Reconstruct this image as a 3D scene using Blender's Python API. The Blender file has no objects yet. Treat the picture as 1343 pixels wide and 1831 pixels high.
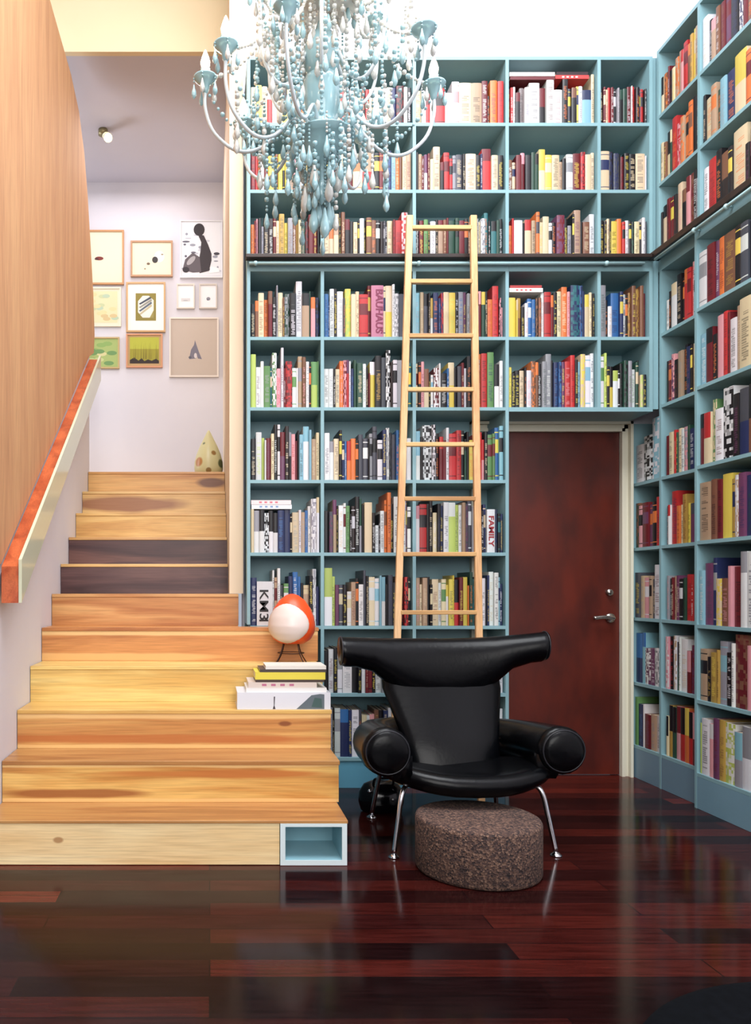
import bpy, math, random
from mathutils import Vector, Matrix
random.seed(7)
PI = math.pi
SC = bpy.context.scene
COL = SC.collection
# ------------------------------------------------------------------ camera frame (shift lens, level camera)
F, U0, V0, H = 1400.0, 375.0, 1055.0, 1.09
def at(u, v, Y):
    return Vector(((u-U0)*Y/F, Y, H+(V0-v)*Y/F))
def lin(c):
    return tuple(((x/255)/12.92 if x/255 <= .04045 else ((x/255+.055)/1.055)**2.4) for x in c)
# ------------------------------------------------------------------ mesh builder
class MB:
    def __init__(s): s.v=[]; s.f=[]; s.m=[]; s.c=[]; s.sm=[]
    def add(s, vs, fs, m=0, c=(1,1,1), smooth=False):
        b=len(s.v); s.v += [tuple(p) for p in vs]
        for f in fs:
            s.f.append(tuple(b+i for i in f)); s.m.append(m); s.c.append(c); s.sm.append(smooth)
        return s
    def box(s, x0,x1,y0,y1,z0,z1, m=0, c=(1,1,1)):
        vs=[(x0,y0,z0),(x1,y0,z0),(x1,y1,z0),(x0,y1,z0),(x0,y0,z1),(x1,y0,z1),(x1,y1,z1),(x0,y1,z1)]
        return s.add(vs,[(0,3,2,1),(4,5,6,7),(0,1,5,4),(1,2,6,5),(2,3,7,6),(3,0,4,7)],m,c)
    def rings(s, rings, m=0, c=(1,1,1), cap=True, smooth=True, closed=False):
        n=len(rings[0]); b=len(s.v); vs=[p for r in rings for p in r]; fs=[]
        R=len(rings)
        for i in range(R if closed else R-1):
            for j in range(n):
                k=(j+1)%n; a=i*n; d=((i+1)%R)*n
                fs.append((a+j,a+k,d+k,d+j))
        if cap and not closed:
            fs.append(tuple(range(n))[::-1]); fs.append(tuple((R-1)*n+j for j in range(n)))
        return s.add(vs,fs,m,c,smooth)
    def tube(s, pts, r, n=10, m=0, c=(1,1,1), cap=True, flat=1.0):
        pts=[Vector(p) for p in pts]; rs = r if isinstance(r,(list,tuple)) else [r]*len(pts)
        rings=[]; ref=None
        for i,p in enumerate(pts):
            t=(pts[min(i+1,len(pts)-1)]-pts[max(i-1,0)]).normalized()
            if ref is None:
                ref = Vector((0,0,1)) if abs(t.z)<.9 else Vector((1,0,0))
            a=(ref-t*ref.dot(t)).normalized(); ref=a; b=t.cross(a)
            rings.append([p+(a*math.cos(2*PI*k/n)*flat+b*math.sin(2*PI*k/n))*rs[i] for k in range(n)])
        return s.rings(rings,m,c,cap)
    def lathe(s, prof, c0=(0,0,0), n=24, m=0, c=(1,1,1), cap=True):
        rings=[[Vector((c0[0]+r*math.cos(2*PI*k/n), c0[1]+r*math.sin(2*PI*k/n), c0[2]+z)) for k in range(n)] for r,z in prof]
        return s.rings(rings,m,c,cap)
    def ball(s, p, r, n=8, m=0, c=(1,1,1), sz=1.0):
        k=max(3,n//2)
        prof=[(max(1e-4,r*math.sin(PI*i/k)), -r*sz*math.cos(PI*i/k)) for i in range(k+1)]
        return s.lathe(prof,p,n,m,c,False)
    def prism(s, poly, x0, x1, axis='x', m=0, c=(1,1,1)):
        def P(a,b,t):
            return (t,a,b) if axis=='x' else ((a,t,b) if axis=='y' else (a,b,t))
        n=len(poly); vs=[P(a,b,x0) for a,b in poly]+[P(a,b,x1) for a,b in poly]
        fs=[tuple(range(n)), tuple(range(2*n-1,n-1,-1))]+[(i,(i+1)%n+0,(i+1)%n+n,i+n) for i in range(n)]
        return s.add(vs,fs,m,c)
    def mesh(s, name, mats):
        me=bpy.data.meshes.new(name); me.from_pydata(s.v,[],s.f)
        for mt in (mats if isinstance(mats,(list,tuple)) else [mats]): me.materials.append(mt)
        me.polygons.foreach_set('material_index', s.m)
        me.polygons.foreach_set('use_smooth', s.sm)
        if any(c!=(1,1,1) for c in s.c):
            at_=me.color_attributes.new('Col','FLOAT_COLOR','CORNER'); data=[]
            for f,c in zip(s.f,s.c): data += [c[0],c[1],c[2],1.0]*len(f)
            at_.data.foreach_set('color', data)
        me.update(); return me
    def build(s, name, mats, parent=None, bevel=0, fix=True):
        me=s.mesh(name,mats)
        if fix:
            import bmesh
            bm=bmesh.new(); bm.from_mesh(me); bmesh.ops.recalc_face_normals(bm, faces=bm.faces); bm.to_mesh(me); bm.free()
        o=bpy.data.objects.new(name,me); COL.objects.link(o)
        if parent: o.parent=parent; o.matrix_parent_inverse=parent.matrix_world.inverted()
        if bevel:
            b=o.modifiers.new('Bevel','BEVEL'); b.width=bevel; b.segments=2; b.limit_method='ANGLE'
        return o
def tag(o, label=None, cat=None, group=None, kind=None):
    if label: o['label']=label
    if cat: o['category']=cat
    if group: o['group']=group
    if kind: o['kind']=kind
    return o
def empty(name, loc, label, cat, group=None):
    o=bpy.data.objects.new(name,None); COL.objects.link(o); o.location=loc; o.empty_display_size=.05
    o.matrix_world=Matrix.Translation(Vector(loc))
    return tag(o,label,cat,group)
def smooth(pts, n=6):
    pts=[Vector(p) for p in pts]; out=[]
    for i in range(len(pts)-1):
        p0=pts[max(i-1,0)];p1=pts[i];p2=pts[i+1];p3=pts[min(i+2,len(pts)-1)]
        for k in range(n):
            t=k/n
            out.append(.5*((2*p1)+(p2-p0)*t+(2*p0-5*p1+4*p2-p3)*t*t+(3*p1-p0-3*p2+p3)*t**3))
    out.append(pts[-1]); return out
# ------------------------------------------------------------------ materials
def mat(name, col=(200,200,200), rough=.5, metal=0, spec=.5, **kw):
    m=bpy.data.materials.new(name); m.use_nodes=True; b=m.node_tree.nodes['Principled BSDF']
    b.inputs['Base Color'].default_value=(*lin(col),1); b.inputs['Roughness'].default_value=rough
    b.inputs['Metallic'].default_value=metal; b.inputs['Specular IOR Level'].default_value=spec
    for k,v in kw.items(): b.inputs[k.replace('_',' ')].default_value=v
    return m
def N(m, t, **kw):
    n=m.node_tree.nodes.new(t)
    for k,v in kw.items():
        if hasattr(n,k): setattr(n,k,v)
        else: n.inputs[k].default_value=v
    return n
def L(m,a,b): m.node_tree.links.new(a,b)
def ramp(m, stops):
    r=N(m,'ShaderNodeValToRGB'); e=r.color_ramp.elements
    while len(e)<len(stops): e.new(.5)
    for x,(p,c) in zip(e,stops): x.position=p; x.color=(*lin(c),1)
    return r
def bsdf(m): return m.node_tree.nodes['Principled BSDF']
def mottled(name, c1, c2, scale=3, rough=.6, bump=0, stretch=(1,1,1), detail=5, **kw):
    m=mat(name,c1,rough,**kw); tc=N(m,'ShaderNodeTexCoord'); mp=N(m,'ShaderNodeMapping'); mp.inputs['Scale'].default_value=stretch
    nz=N(m,'ShaderNodeTexNoise',Scale=scale,Detail=detail); r=ramp(m,[(.35,c1),(.65,c2)])
    L(m,tc.outputs['Object'],mp.inputs[0]); L(m,mp.outputs[0],nz.inputs['Vector']); L(m,nz.outputs['Fac'],r.inputs[0]); L(m,r.outputs[0],bsdf(m).inputs['Base Color'])
    if bump:
        bp=N(m,'ShaderNodeBump',Strength=bump,Distance=.002); L(m,nz.outputs['Fac'],bp.inputs['Height']); L(m,bp.outputs[0],bsdf(m).inputs['Normal'])
    return m
def wood(name, light, mid, dark, axis='x', seed=0, rough=.35, s=1.0, knots=False, patch=None):
    light,mid,dark=[(a,min(255,b*1.05),c_*1.02) for a,b,c_ in (light,mid,dark)] if axis=="x" else (light,mid,dark)
    """plain-sawn board: stretched noise bands plus fine pores; patch=(x,z,half-length,half-height,colour) is heartwood figure"""
    m=mat(name,mid,rough); tc=N(m,'ShaderNodeTexCoord'); mp=N(m,'ShaderNodeMapping')
    st={'x':(.55,6,6),'y':(6,.55,6),'z':(6,6,.55)}[axis]
    mp.inputs['Scale'].default_value=tuple(a*s for a in st); mp.inputs['Location'].default_value=(seed*3.7,seed*1.3,seed*2.1)
    n1=N(m,'ShaderNodeTexNoise',Scale=1.6,Detail=3,Distortion=1.2); r=ramp(m,[(.32,dark),(.47,mid),(.6,light)])
    st2={'x':(2,60,60),'y':(60,2,60),'z':(60,60,2)}[axis]
    mp2=N(m,'ShaderNodeMapping'); mp2.inputs['Scale'].default_value=st2
    n2=N(m,'ShaderNodeTexNoise',Scale=2.5,Detail=4)
    mx=N(m,'ShaderNodeMix',data_type='RGBA',blend_type='MULTIPLY'); mx.inputs['Factor'].default_value=.35
    r2=ramp(m,[(.3,(175,160,150)),(.6,(255,255,255))])
    L(m,tc.outputs['Object'],mp.inputs[0]); L(m,mp.outputs[0],n1.inputs['Vector']); L(m,n1.outputs['Fac'],r.inputs[0])
    L(m,tc.outputs['Object'],mp2.inputs[0]); L(m,mp2.outputs[0],n2.inputs['Vector']); L(m,n2.outputs['Fac'],r2.inputs[0])
    L(m,r.outputs[0],mx.inputs[6]); L(m,r2.outputs[0],mx.inputs[7]); out=mx.outputs[2]
    if patch:
        for (px,pz,hx,hz,pc) in patch:
            pm=N(m,'ShaderNodeMapping'); pm.inputs['Location'].default_value=(-px/hx,0,-pz/hz); pm.inputs['Scale'].default_value=(1/hx,0,1/hz)
            nn=N(m,'ShaderNodeTexNoise',Scale=3.0); L(m,tc.outputs['Object'],nn.inputs['Vector'])
            L(m,tc.outputs['Object'],pm.inputs[0]); ln=N(m,'ShaderNodeVectorMath',operation='LENGTH'); L(m,pm.outputs[0],ln.inputs[0])
            ad=N(m,'ShaderNodeMath',operation='ADD'); L(m,ln.outputs['Value'],ad.inputs[0]); sc=N(m,'ShaderNodeMath',operation='MULTIPLY'); sc.inputs[1].default_value=.9; L(m,nn.outputs['Fac'],sc.inputs[0]); L(m,sc.outputs[0],ad.inputs[1])
            rr=N(m,'ShaderNodeMapRange'); rr.inputs['From Min'].default_value=1.2; rr.inputs['From Max'].default_value=1.65; rr.inputs['To Min'].default_value=.85; rr.inputs['To Max'].default_value=0
            L(m,ad.outputs[0],rr.inputs[0])
            mm=N(m,'ShaderNodeMix',data_type='RGBA'); L(m,rr.outputs[0],mm.inputs['Factor']); L(m,out,mm.inputs[6]); mm.inputs[7].default_value=(*lin(pc),1); out=mm.outputs[2]
    L(m,out,bsdf(m).inputs['Base Color'])
    return m
M={}
M['teal']=mottled('teal_paint',(136,174,182),(128,166,175),2.0,.45)
M['teal_in']=M['teal']
M['far_wall']=mottled('taupe_plaster',(120,112,106),(112,104,98),1.0,.8)
M['white_wall']=mottled('white_plaster',(228,224,230),(220,217,226),1.2,.8)
M['upper_wall']=mottled('upper_white_plaster',(240,238,246),(234,232,242),1.0,.8)
M['cream_wall']=mottled('cream_plaster',(238,220,184),(232,213,176),1.0,.8)
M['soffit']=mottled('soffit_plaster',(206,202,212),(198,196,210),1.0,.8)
M['door']=mottled('door_wood',(98,32,18),(70,22,15),3.0,.38,stretch=(2.2,1,1.0))
M['casing']=mat('casing_paint',(226,222,202),.35)
M['chrome']=mat('chrome',(225,225,230),.16,1)
M['nickel']=mat('nickel',(190,185,180),.25,1)
M['ledge']=mottled('dark_ledge_wood',(52,34,26),(36,24,20),6,.45,stretch=(.5,6,6))
M['rail']=mat('rail_paint',(165,200,205),.3)
M['ladder']=wood('ladder_wood',(236,192,142),(226,178,126),(206,154,106),'z',3,.4)
M['rung']=wood('rung_wood',(226,176,122),(210,156,104),(186,130,84),'x',5,.4)
M['leather']=mottled('black_leather',(5,6,9),(3,4,6),60,.27,bump=.25)
M['leather'].node_tree.nodes['Principled BSDF'].inputs['Specular IOR Level'].default_value=.2
M['pipe']=mat('leather_piping',(26,27,34),.4)
M['black']=mat('black_plastic',(12,12,15),.25)
M['wire']=mat('dark_wire',(60,40,36),.4,.6)
def cork():
    m=mat('cork',(95,66,54),.9); tc=N(m,'ShaderNodeTexCoord'); v=N(m,'ShaderNodeTexVoronoi',Scale=150.0,Randomness=1.0)
    r=ramp(m,[(0,(34,26,28)),(.35,(70,52,48)),(.7,(92,68,58)),(1,(128,100,84))]); L(m,tc.outputs['Object'],v.inputs['Vector'])
    sp=N(m,'ShaderNodeSeparateColor'); L(m,v.outputs['Color'],sp.inputs[0]); L(m,sp.outputs[0],r.inputs[0]); L(m,r.outputs[0],bsdf(m).inputs['Base Color'])
    bp=N(m,'ShaderNodeBump',Strength=.6,Distance=.004); L(m,v.outputs['Distance'],bp.inputs['Height']); L(m,bp.outputs[0],bsdf(m).inputs['Normal']); return m
M['cork']=cork()
def floor_mat():
    m=mat('dark_plank_floor',(50,20,16),.2,spec=.11); tc=N(m,'ShaderNodeTexCoord')
    br=N(m,'ShaderNodeTexBrick'); br.offset=.37; br.squash=1.0
    for k,v in dict(Scale=1.0).items(): br.inputs[k].default_value=v
    br.inputs['Mortar Size'].default_value=.0022; br.inputs['Brick Width'].default_value=1.45; br.inputs['Row Height'].default_value=.105
    br.inputs['Color1'].default_value=(0,0,0,1); br.inputs['Color2'].default_value=(1,1,1,1); br.inputs['Mortar'].default_value=(.5,.5,.5,1); br.inputs['Bias'].default_value=-.1
    L(m,tc.outputs['Object'],br.inputs['Vector'])
    r=ramp(m,[(0,(26,10,11)),(.4,(50,18,17)),(.7,(72,25,20)),(.88,(98,34,25)),(1,(138,52,34))]); L(m,br.outputs['Color'],r.inputs[0])
    mp=N(m,'ShaderNodeMapping'); mp.inputs['Scale'].default_value=(2,26,1); nz=N(m,'ShaderNodeTexNoise',Scale=2.5,Detail=6)
    L(m,tc.outputs['Object'],mp.inputs[0]); L(m,mp.outputs[0],nz.inputs['Vector'])
    r2=ramp(m,[(.3,(150,140,140)),(.65,(255,255,255))]); L(m,nz.outputs['Fac'],r2.inputs[0])
    mx=N(m,'ShaderNodeMix',data_type='RGBA',blend_type='MULTIPLY'); mx.inputs['Factor'].default_value=.8
    L(m,r.outputs[0],mx.inputs[6]); L(m,r2.outputs[0],mx.inputs[7])
    mm=N(m,'ShaderNodeMix',data_type='RGBA'); L(m,br.outputs['Fac'],mm.inputs['Factor']); L(m,mx.outputs[2],mm.inputs[6]); mm.inputs[7].default_value=(*lin((16,8,9)),1)
    L(m,mm.outputs[2],bsdf(m).inputs['Base Color'])
    rr=N(m,'ShaderNodeMapRange'); rr.inputs['To Min'].default_value=.09; rr.inputs['To Max'].default_value=.17; L(m,nz.outputs['Fac'],rr.inputs[0]); L(m,rr.outputs[0],bsdf(m).inputs['Roughness'])
    return m
M['floor']=floor_mat()
def vcol(name, rough=.45):
    m=mat(name,(200,200,200),rough); a=N(m,'ShaderNodeVertexColor',layer_name='Col'); L(m,a.outputs[0],bsdf(m).inputs['Base Color']); return m
M['book']=vcol('book_cover',.42)
M['print']=vcol('printed_paper',.6)
M['glass_teal']=mat('teal_glass',(172,212,220),.12,spec=.7); bsdf(M['glass_teal']).inputs['Transmission Weight'].default_value=.12
M['glass_clear']=mat('pale_crystal',(240,240,234),.1,spec=.8); bsdf(M['glass_clear']).inputs['Transmission Weight'].default_value=.25
M['bulb']=mat('frosted_bulb',(250,244,230),.4); bsdf(M['bulb']).inputs['Emission Color'].default_value=(1,.80,.55,1); bsdf(M['bulb']).inputs['Emission Strength'].default_value=14
M['arm']=mat('white_glass_arm',(214,224,228),.15)
M['plywood']=wood('plywood',(214,164,118),(208,156,112),(199,147,105),'z',1,.75,.7)
M['handrail_orange']=wood('handrail_board',(205,104,60),(188,88,50),(160,70,40),'y',2,.3)
M['handrail_pale']=mat('pale_painted_rail',(208,210,182),.12)
# ================================================================== SETTING
YB, YF = 4.60, 4.30          # back wall face, bookcase front
XW = 2.78                    # side wall face
XL = -.895                   # stair side wall face
ZC = 5.3
def struct(name, mb, m, **k):
    o=mb.build(name,m,**k); tag(o,kind='structure'); return o
struct('floor', MB().box(-3.2,3.2,-3.6,4.75,-.1,0), M['floor'])
struct('ceiling', MB().box(-3.2,3.2,-3.6,5.1,ZC,ZC+.1), M['upper_wall'])
# back wall behind the books (starts at the partition), with the doorway cut out of it
DX0, DX1, DZ = 1.575, 2.412, 2.02
wb=MB(); wb.box(.192,DX0,YB,YB+.12,0,DZ); wb.box(DX1,XW+.1,YB,YB+.12,0,DZ); wb.box(.192,XW+.1,YB,YB+.12,DZ,ZC)
struct('wall_back', wb, M['upper_wall'])
struct('wall_right', MB().box(XW,XW+.12,-3.6,YB,0,ZC), M['upper_wall'])
# room behind the camera: front wall with a tall window, left wall
wf=MB(); wf.box(-3.2,-1.9,-3.6,-3.5,0,ZC); wf.box(2.2,3.2,-3.6,-3.5,0,ZC); wf.box(-1.9,2.2,-3.6,-3.5,0,.3); wf.box(-1.9,2.2,-3.6,-3.5,4.9,ZC)
struct('wall_front', wf, M['far_wall'])
struct('wall_left', MB().box(-3.3,-3.2,-3.6,7,0,ZC), M['far_wall'])
# window in the front wall (what the daylight comes through)
wn=MB()
for x in (-1.9,-.9,.15,1.15,2.14): wn.box(x,x+.06,-3.56,-3.5,.3,4.9)
for z in (.3,1.8,3.3,4.84): wn.box(-1.84,2.14,-3.555,-3.505,z,z+.06)
wo=struct('window_1', wn, M['casing'])
# stair side wall (white) below the plywood, follows the stairs
T=.265; Y1=3.10; R=.178
def ystep(n): return Y1+(n-1)*T
struct('wall_stair', MB().prism([(2.35,0),(5.82,0),(5.82,3.0),(5.74,2.72),(3.32,1.14),(2.35,1.14)],XL-.12,XL,'x'), M['white_wall'])
# partition between the stairs and the bookcase
XP0,XP1=.112,.19
struct('wall_partition', MB().box(XP0,XP1,4.44,6.55,1.07,ZC), mottled('partition_paint',(244,224,196),(238,216,188),1.0,.7))
# landing floor, picture wall, soffit, header beam
struct('floor_landing', MB().box(-3.2,XP0,ystep(11)+.05,6.56,1.80,1.955), wood('landing_wood',(220,165,105),(205,145,90),(180,120,70),'x',9))
struct('wall_picture', MB().box(-3.2,XP0,6.55,6.65,1.5,ZC), M['white_wall'])
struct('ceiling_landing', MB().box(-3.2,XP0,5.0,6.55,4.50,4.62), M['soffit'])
struct('wall_header', MB().box(-3.2,XP0,4.96,5.0,4.50,ZC), M['cream_wall'])
# ---- door and casing
dr=MB(); dr.box(DX0+.004,DX1-.004,YB+.005,YB+.05,.006,DZ-.004)
d=struct('door_1', dr, M['door'])
h=MB(); h.tube([(2.352,YB+.005,.926),(2.352,YB-.045,.926)],.008,10); h.lathe([(.026,0)],(0,0,0)) if False else None
h.tube(smooth([(2.352,YB-.045,.926),(2.33,YB-.052,.93),(2.28,YB-.05,.932),(2.235,YB-.047,.926)],4),[.011]*13,10)
h.tube([(2.352,YB+.004,.926),(2.352,YB-.008,.926)],.027,20)
h.build('door_handle',M['nickel'],d)
k=MB(); k.tube([(2.348,YB+.004,1.076),(2.348,YB-.014,1.076)],[.021,.018],18); k.box(2.344,2.352,YB-.03,YB-.01,1.064,1.088); k.build('door_lock',M['nickel'],d)
cs=MB()
for (a,b,y) in ((DX1-.004,DX1+.014,YB-.03),(DX1+.014,DX1+.036,YB-.018),(DX1+.036,DX1+.052,YB-.05)):
    cs.box(a,b,y,YB,0,DZ+(b-DX1)); cs.box(2*1.9935-b,2*1.9935-a,y,YB,0,DZ+(b-DX1)); cs.box(2*1.9935-b,b,y,YB,DZ+(a-DX1),DZ+(b-DX1)+(.0 if b<DX1+.05 else .0))
struct('trim_1', cs, M['casing'])
# ================================================================== STAIRCASE
st=empty('staircase',(-.17,3.1,0),'wide timber staircase in mixed blond, orange and dark boards, climbing beside the bookcase','staircase')
X0=XL+.003
xr=[None,.543,.555,.562,.562,.575,.163]+[XP0-.003]*5
cols={1:((255,220,176),(252,210,162),(240,192,140)),2:((240,186,112),(214,148,80),(176,102,48)),3:((224,164,100),(208,138,80),(180,108,58)),
 4:((244,204,134),(238,192,118),(226,172,98)),5:((216,142,86),(200,126,74),(170,98,56)),6:((222,160,104),(206,138,84),(184,112,64)),
 7:((104,70,68),(80,50,52),(58,34,38)),8:((108,70,66),(84,52,52),(62,36,40)),9:((232,180,116),(220,164,100),(204,144,84)),
 10:((228,178,120),(218,162,104),(204,142,86)),11:((226,168,108),(214,150,90),(196,128,72))}
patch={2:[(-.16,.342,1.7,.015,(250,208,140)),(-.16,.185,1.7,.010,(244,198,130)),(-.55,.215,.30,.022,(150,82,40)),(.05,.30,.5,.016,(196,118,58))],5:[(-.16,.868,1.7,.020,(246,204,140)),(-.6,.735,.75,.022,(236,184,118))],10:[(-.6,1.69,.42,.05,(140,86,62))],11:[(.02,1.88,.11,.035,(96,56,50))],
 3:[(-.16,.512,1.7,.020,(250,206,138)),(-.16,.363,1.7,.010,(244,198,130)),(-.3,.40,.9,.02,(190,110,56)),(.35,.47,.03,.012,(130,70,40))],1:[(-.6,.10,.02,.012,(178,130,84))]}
for n in range(1,12):
    y=ystep(n); z0=(n-1)*R; z1=n*R; x1=xr[n]
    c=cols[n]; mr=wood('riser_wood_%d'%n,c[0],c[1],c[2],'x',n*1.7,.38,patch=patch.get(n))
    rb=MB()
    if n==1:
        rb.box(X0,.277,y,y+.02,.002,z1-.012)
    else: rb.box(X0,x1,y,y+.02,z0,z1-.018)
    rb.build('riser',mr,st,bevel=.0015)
    tb=MB(); back=ystep(n+1)+.02 if n<11 else ystep(11)+.05
    if n==5: tb.box(X0,.16,YF-.004,back,z1-.018,z1); back=YF-.004
    tb.box(X0,x1+(.004 if n<6 else 0),y-.004,back,z1-(.018 if n>1 else .012),z1)
    cc={1:((196,138,84),(182,120,70),(152,94,54)),2:((196,138,84),(180,120,70),(152,94,54)),3:((236,184,112),(226,170,98),(208,146,78))}.get(n,c)
    if n in (7,8): cc=((228,178,118),(214,158,100),(190,132,82))
    tb.build('tread',wood('tread_wood_%d'%n,*cc,'x',n*2.9+1,.33),st,bevel=.002)
# closed right flank of the stairs
fl=MB()
for n in range(2,6):
    fl.box(xr[n]-.02,xr[n]-.002,ystep(n)+.02,ystep(n+1)+.019 if n<5 else YF-.004,0.001,n*R-.018)
fl.build('side_panel',M['teal'],st)
# niche in the first step
nb=MB(); a,b=.279,.543; t=.020; zt=R-.012
nb.box(a,a+t,Y1-.003,Y1+.24,.002,zt); nb.box(b-t,b,Y1-.003,Y1+.24,.002,zt); nb.box(a+t,b-t,Y1-.003,Y1+.24,.002,.002+t); nb.box(a+t,b-t,Y1-.003,Y1+.24,zt-.012,zt); nb.box(a,b,Y1+.24,Y1+.25,.002,zt)
cub=nb.build('cubby',mottled('pale_blue_paint',(160,208,220),(152,200,214),2,.4),st)
nf=MB(); y0=Y1-.007; nf.box(a,a+t,y0,Y1-.0035,.002,zt); nf.box(b-t,b,y0,Y1-.0035,.002,zt); nf.box(a+t,b-t,y0,Y1-.0035,.002,.002+t); nf.box(a+t,b-t,y0,Y1-.0035,zt-.012,zt)
nf.build('face_frame',mat('pale_blue_trim',(224,238,240),.4),cub)
# ================================================================== PLYWOOD GUARD WALL AND HANDRAIL
pts=[(2.3,4.35),(4.4,4.36),(5.0,4.38),(5.3,4.33),(5.52,4.18),(5.68,3.95),(5.82,3.65),(5.95,3.35),(6.02,3.05),(5.98,2.90),(5.74,2.80),(3.32,1.20),(2.3,1.20)]
struct('wall_plywood', MB().prism(pts,-.935,-.885,'x'), M['plywood'])
hr=empty('handrail',(-.84,3.32,1.1),'long sloping boxed handrail with orange board top and pale side, following the stairs','handrail')
sl=(2.81-1.22)/(5.74-3.32)
def hz(y): return 1.22+sl*(y-3.32)
ya,yb=3.32,5.74
hb=MB(); hb.prism([(ya,hz(ya)-.185),(yb,hz(yb)-.185),(yb,hz(yb)-.03),(ya,hz(ya)-.03)],-.883,-.812,'x'); hb.build('rail_board',M['handrail_orange'],hr)
hp=MB(); hp.prism([(ya,hz(ya)-.185),(yb,hz(yb)-.185),(yb,hz(yb)),(ya,hz(ya))],-.811,-.797,'x'); hp.build('side_board',M['handrail_pale'],hr,bevel=.001)
# ================================================================== BOOKCASES
ZS=[3.657,3.289,2.923,2.481,2.094,1.695,1.296,.893,.522,.169]      # top surface of each shelf, top row first
TOP=4.02
CX=[.205,.61,1.115,1.625,2.13,2.415]
TT=.018
bu=empty('bookcase',(1.3,YF+.15,2.92),'teal upper bookcase of three rows, on the door wall above the dark ledge','bookcase','teal built-in bookcases')
MB().box(.205,2.433,YF,4.59,TOP-TT,TOP).build('top_board',M['teal'],bu)
for z in ZS[:2]: MB().box(.205+TT,2.415,YF+.001,4.588,z-TT,z).build('shelf',M['teal'],bu)
MB().box(.205+TT,2.415,YF+.001,4.588,2.903,2.923).build('shelf',M['teal'],bu)
for x in CX: MB().box(x,x+TT,YF,4.588,2.903,TOP-TT).build('upright',M['teal'],bu)
MB().box(.205,2.433,4.589,4.597,2.903,TOP).build('back_panel',M['teal'],bu)
MB().box(2.434,XW-.013,YF+.012,4.588,2.935,TOP).build('filler_strip',M['teal'],bu)
bl=empty('bookcase',(.9,YF+.15,0),'teal lower bookcase with seven rows, between the stairs and the brown door','bookcase','teal built-in bookcases')
MB().box(.205,1.643,YF,4.59,2.84,2.902).build('header_board',M['teal'],bl)
for z in ZS[3:]: MB().box(.205+TT,1.625,YF+.001,4.588,z-TT,z).build('shelf',M['teal'],bl)
for x,z0 in zip(CX[:4],(0.9,0,0,0)): MB().box(x,x+TT,YF,4.588,z0,2.84).build('upright',M['teal'],bl)
MB().box(.205,1.643,4.589,4.597,0.0,2.84).build('back_panel',M['teal'],bl)
MB().box(.60,1.643,YF+.008,YF+.026,0.001,ZS[9]-TT).build('plinth',mottled('plinth_paint',(104,168,192),(96,160,186),2,.45),bl)
bd=empty('bookcase',(2.03,YF+.15,2.07),'teal two-row bookcase bridging over the brown door','bookcase','teal built-in bookcases')
MB().box(1.644,2.433,YF,4.59,2.84,2.902).build('header_board',M['teal'],bd)
MB().box(1.644,2.415,YF+.001,4.588,ZS[3]-TT,ZS[3]).build('shelf',M['teal'],bd)
MB().box(1.644,2.433,YF-.001,4.588,ZS[4]-.024,ZS[4]).build('bottom_board',M['teal'],bd)
for x in CX[4:]: MB().box(x,x+TT,YF,4.588,ZS[4],2.84).build('upright',M['teal'],bd)
MB().box(1.644,2.433,4.589,4.597,ZS[4],2.84).build('back_panel',M['teal'],bd)
MB().box(2.434,2.471,YF+.012,4.588,2.086,2.902).build('filler_strip',M['teal'],bd)
# ---- side wall units
XB1,XB2,XU=2.472,2.432,2.447
YC,YD,YE=4.285,3.91,3.02       # corner side, divider, near end
ZR=[3.675,3.305,2.93,2.495,2.105,1.71,1.335,.93,.555,.19]
ru=empty('bookcase',(XU+.15,3.6,2.9),'teal upper bookcase on the side wall, running toward the viewer above the dark ledge','bookcase','teal built-in bookcases')
MB().box(XU,XW-.01,YE,YC,4.035-TT,4.035).build('top_board',M['teal'],ru)
for z in ZR[:2]: MB().box(XU+.001,XW-.012,YE+TT,YC-TT,z-TT,z).build('shelf',M['teal'],ru)
MB().box(XU+.001,XW-.012,YE+TT,YC-TT,2.903,2.93).build('shelf',M['teal'],ru)
for y in (YE,YD,YC-TT): MB().box(XU,XW-.012,y,y+TT,2.903,4.035-TT).build('upright',M['teal'],ru)
MB().box(XW-.011,XW-.003,YE,YC,2.903,4.035).build('back_panel',M['teal'],ru)
r1=empty('bookcase',(XB1+.15,4.2,0),'teal lower bookcase on the side wall nearest the door frame, set slightly back','bookcase','teal built-in bookcases')
MB().box(XB1,XW-.01,YD+TT,YF+.02,2.84,2.902).build('header_board',M['teal'],r1)
for z in ZR[3:5]: MB().box(XB1+.001,XW-.012,YD+TT,YC+.001,z-TT,z).build('shelf',M['teal'],r1)
for z in ZR[5:]: MB().box(XB1+.001,XW-.012,YD+TT,4.585,z-TT,z).build('shelf',M['teal'],r1)
MB().box(XB1,XW-.012,YC+.002,YC+.002+TT,0,2.84).build('upright',M['teal'],r1)
MB().box(XB1,XW-.012,4.572,4.588,0,2.06).build('upright',M['teal'],r1)
MB().box(XW-.011,XW-.003,YD+TT+.001,4.588,0,2.84).build('back_panel',M['teal'],r1)
MB().box(XB1+.001,XB1+.02,YD+TT,4.571,0.001,ZR[9]-TT-.001).build('plinth',mottled('plinth_paint_2',(112,142,160),(104,134,152),2,.45),r1)
r2=empty('bookcase',(XB2+.15,3.45,0),'teal lower bookcase on the side wall, standing a step proud of its neighbour','bookcase','teal built-in bookcases')
MB().box(XB2,XW-.01,YE,YD+TT-.001,2.84,2.902).build('header_board',M['teal'],r2)
for z in ZR[3:]: MB().box(XB2+.001,XW-.012,YE+TT,YD,z-TT-(.012 if z<1 else 0),z-(.012 if z<1 else 0)).build('shelf',M['teal'],r2)
for y in (YE,YD): MB().box(XB2,XW-.012,y,y+TT-.001,0,2.84).build('upright',M['teal'],r2)
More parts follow.
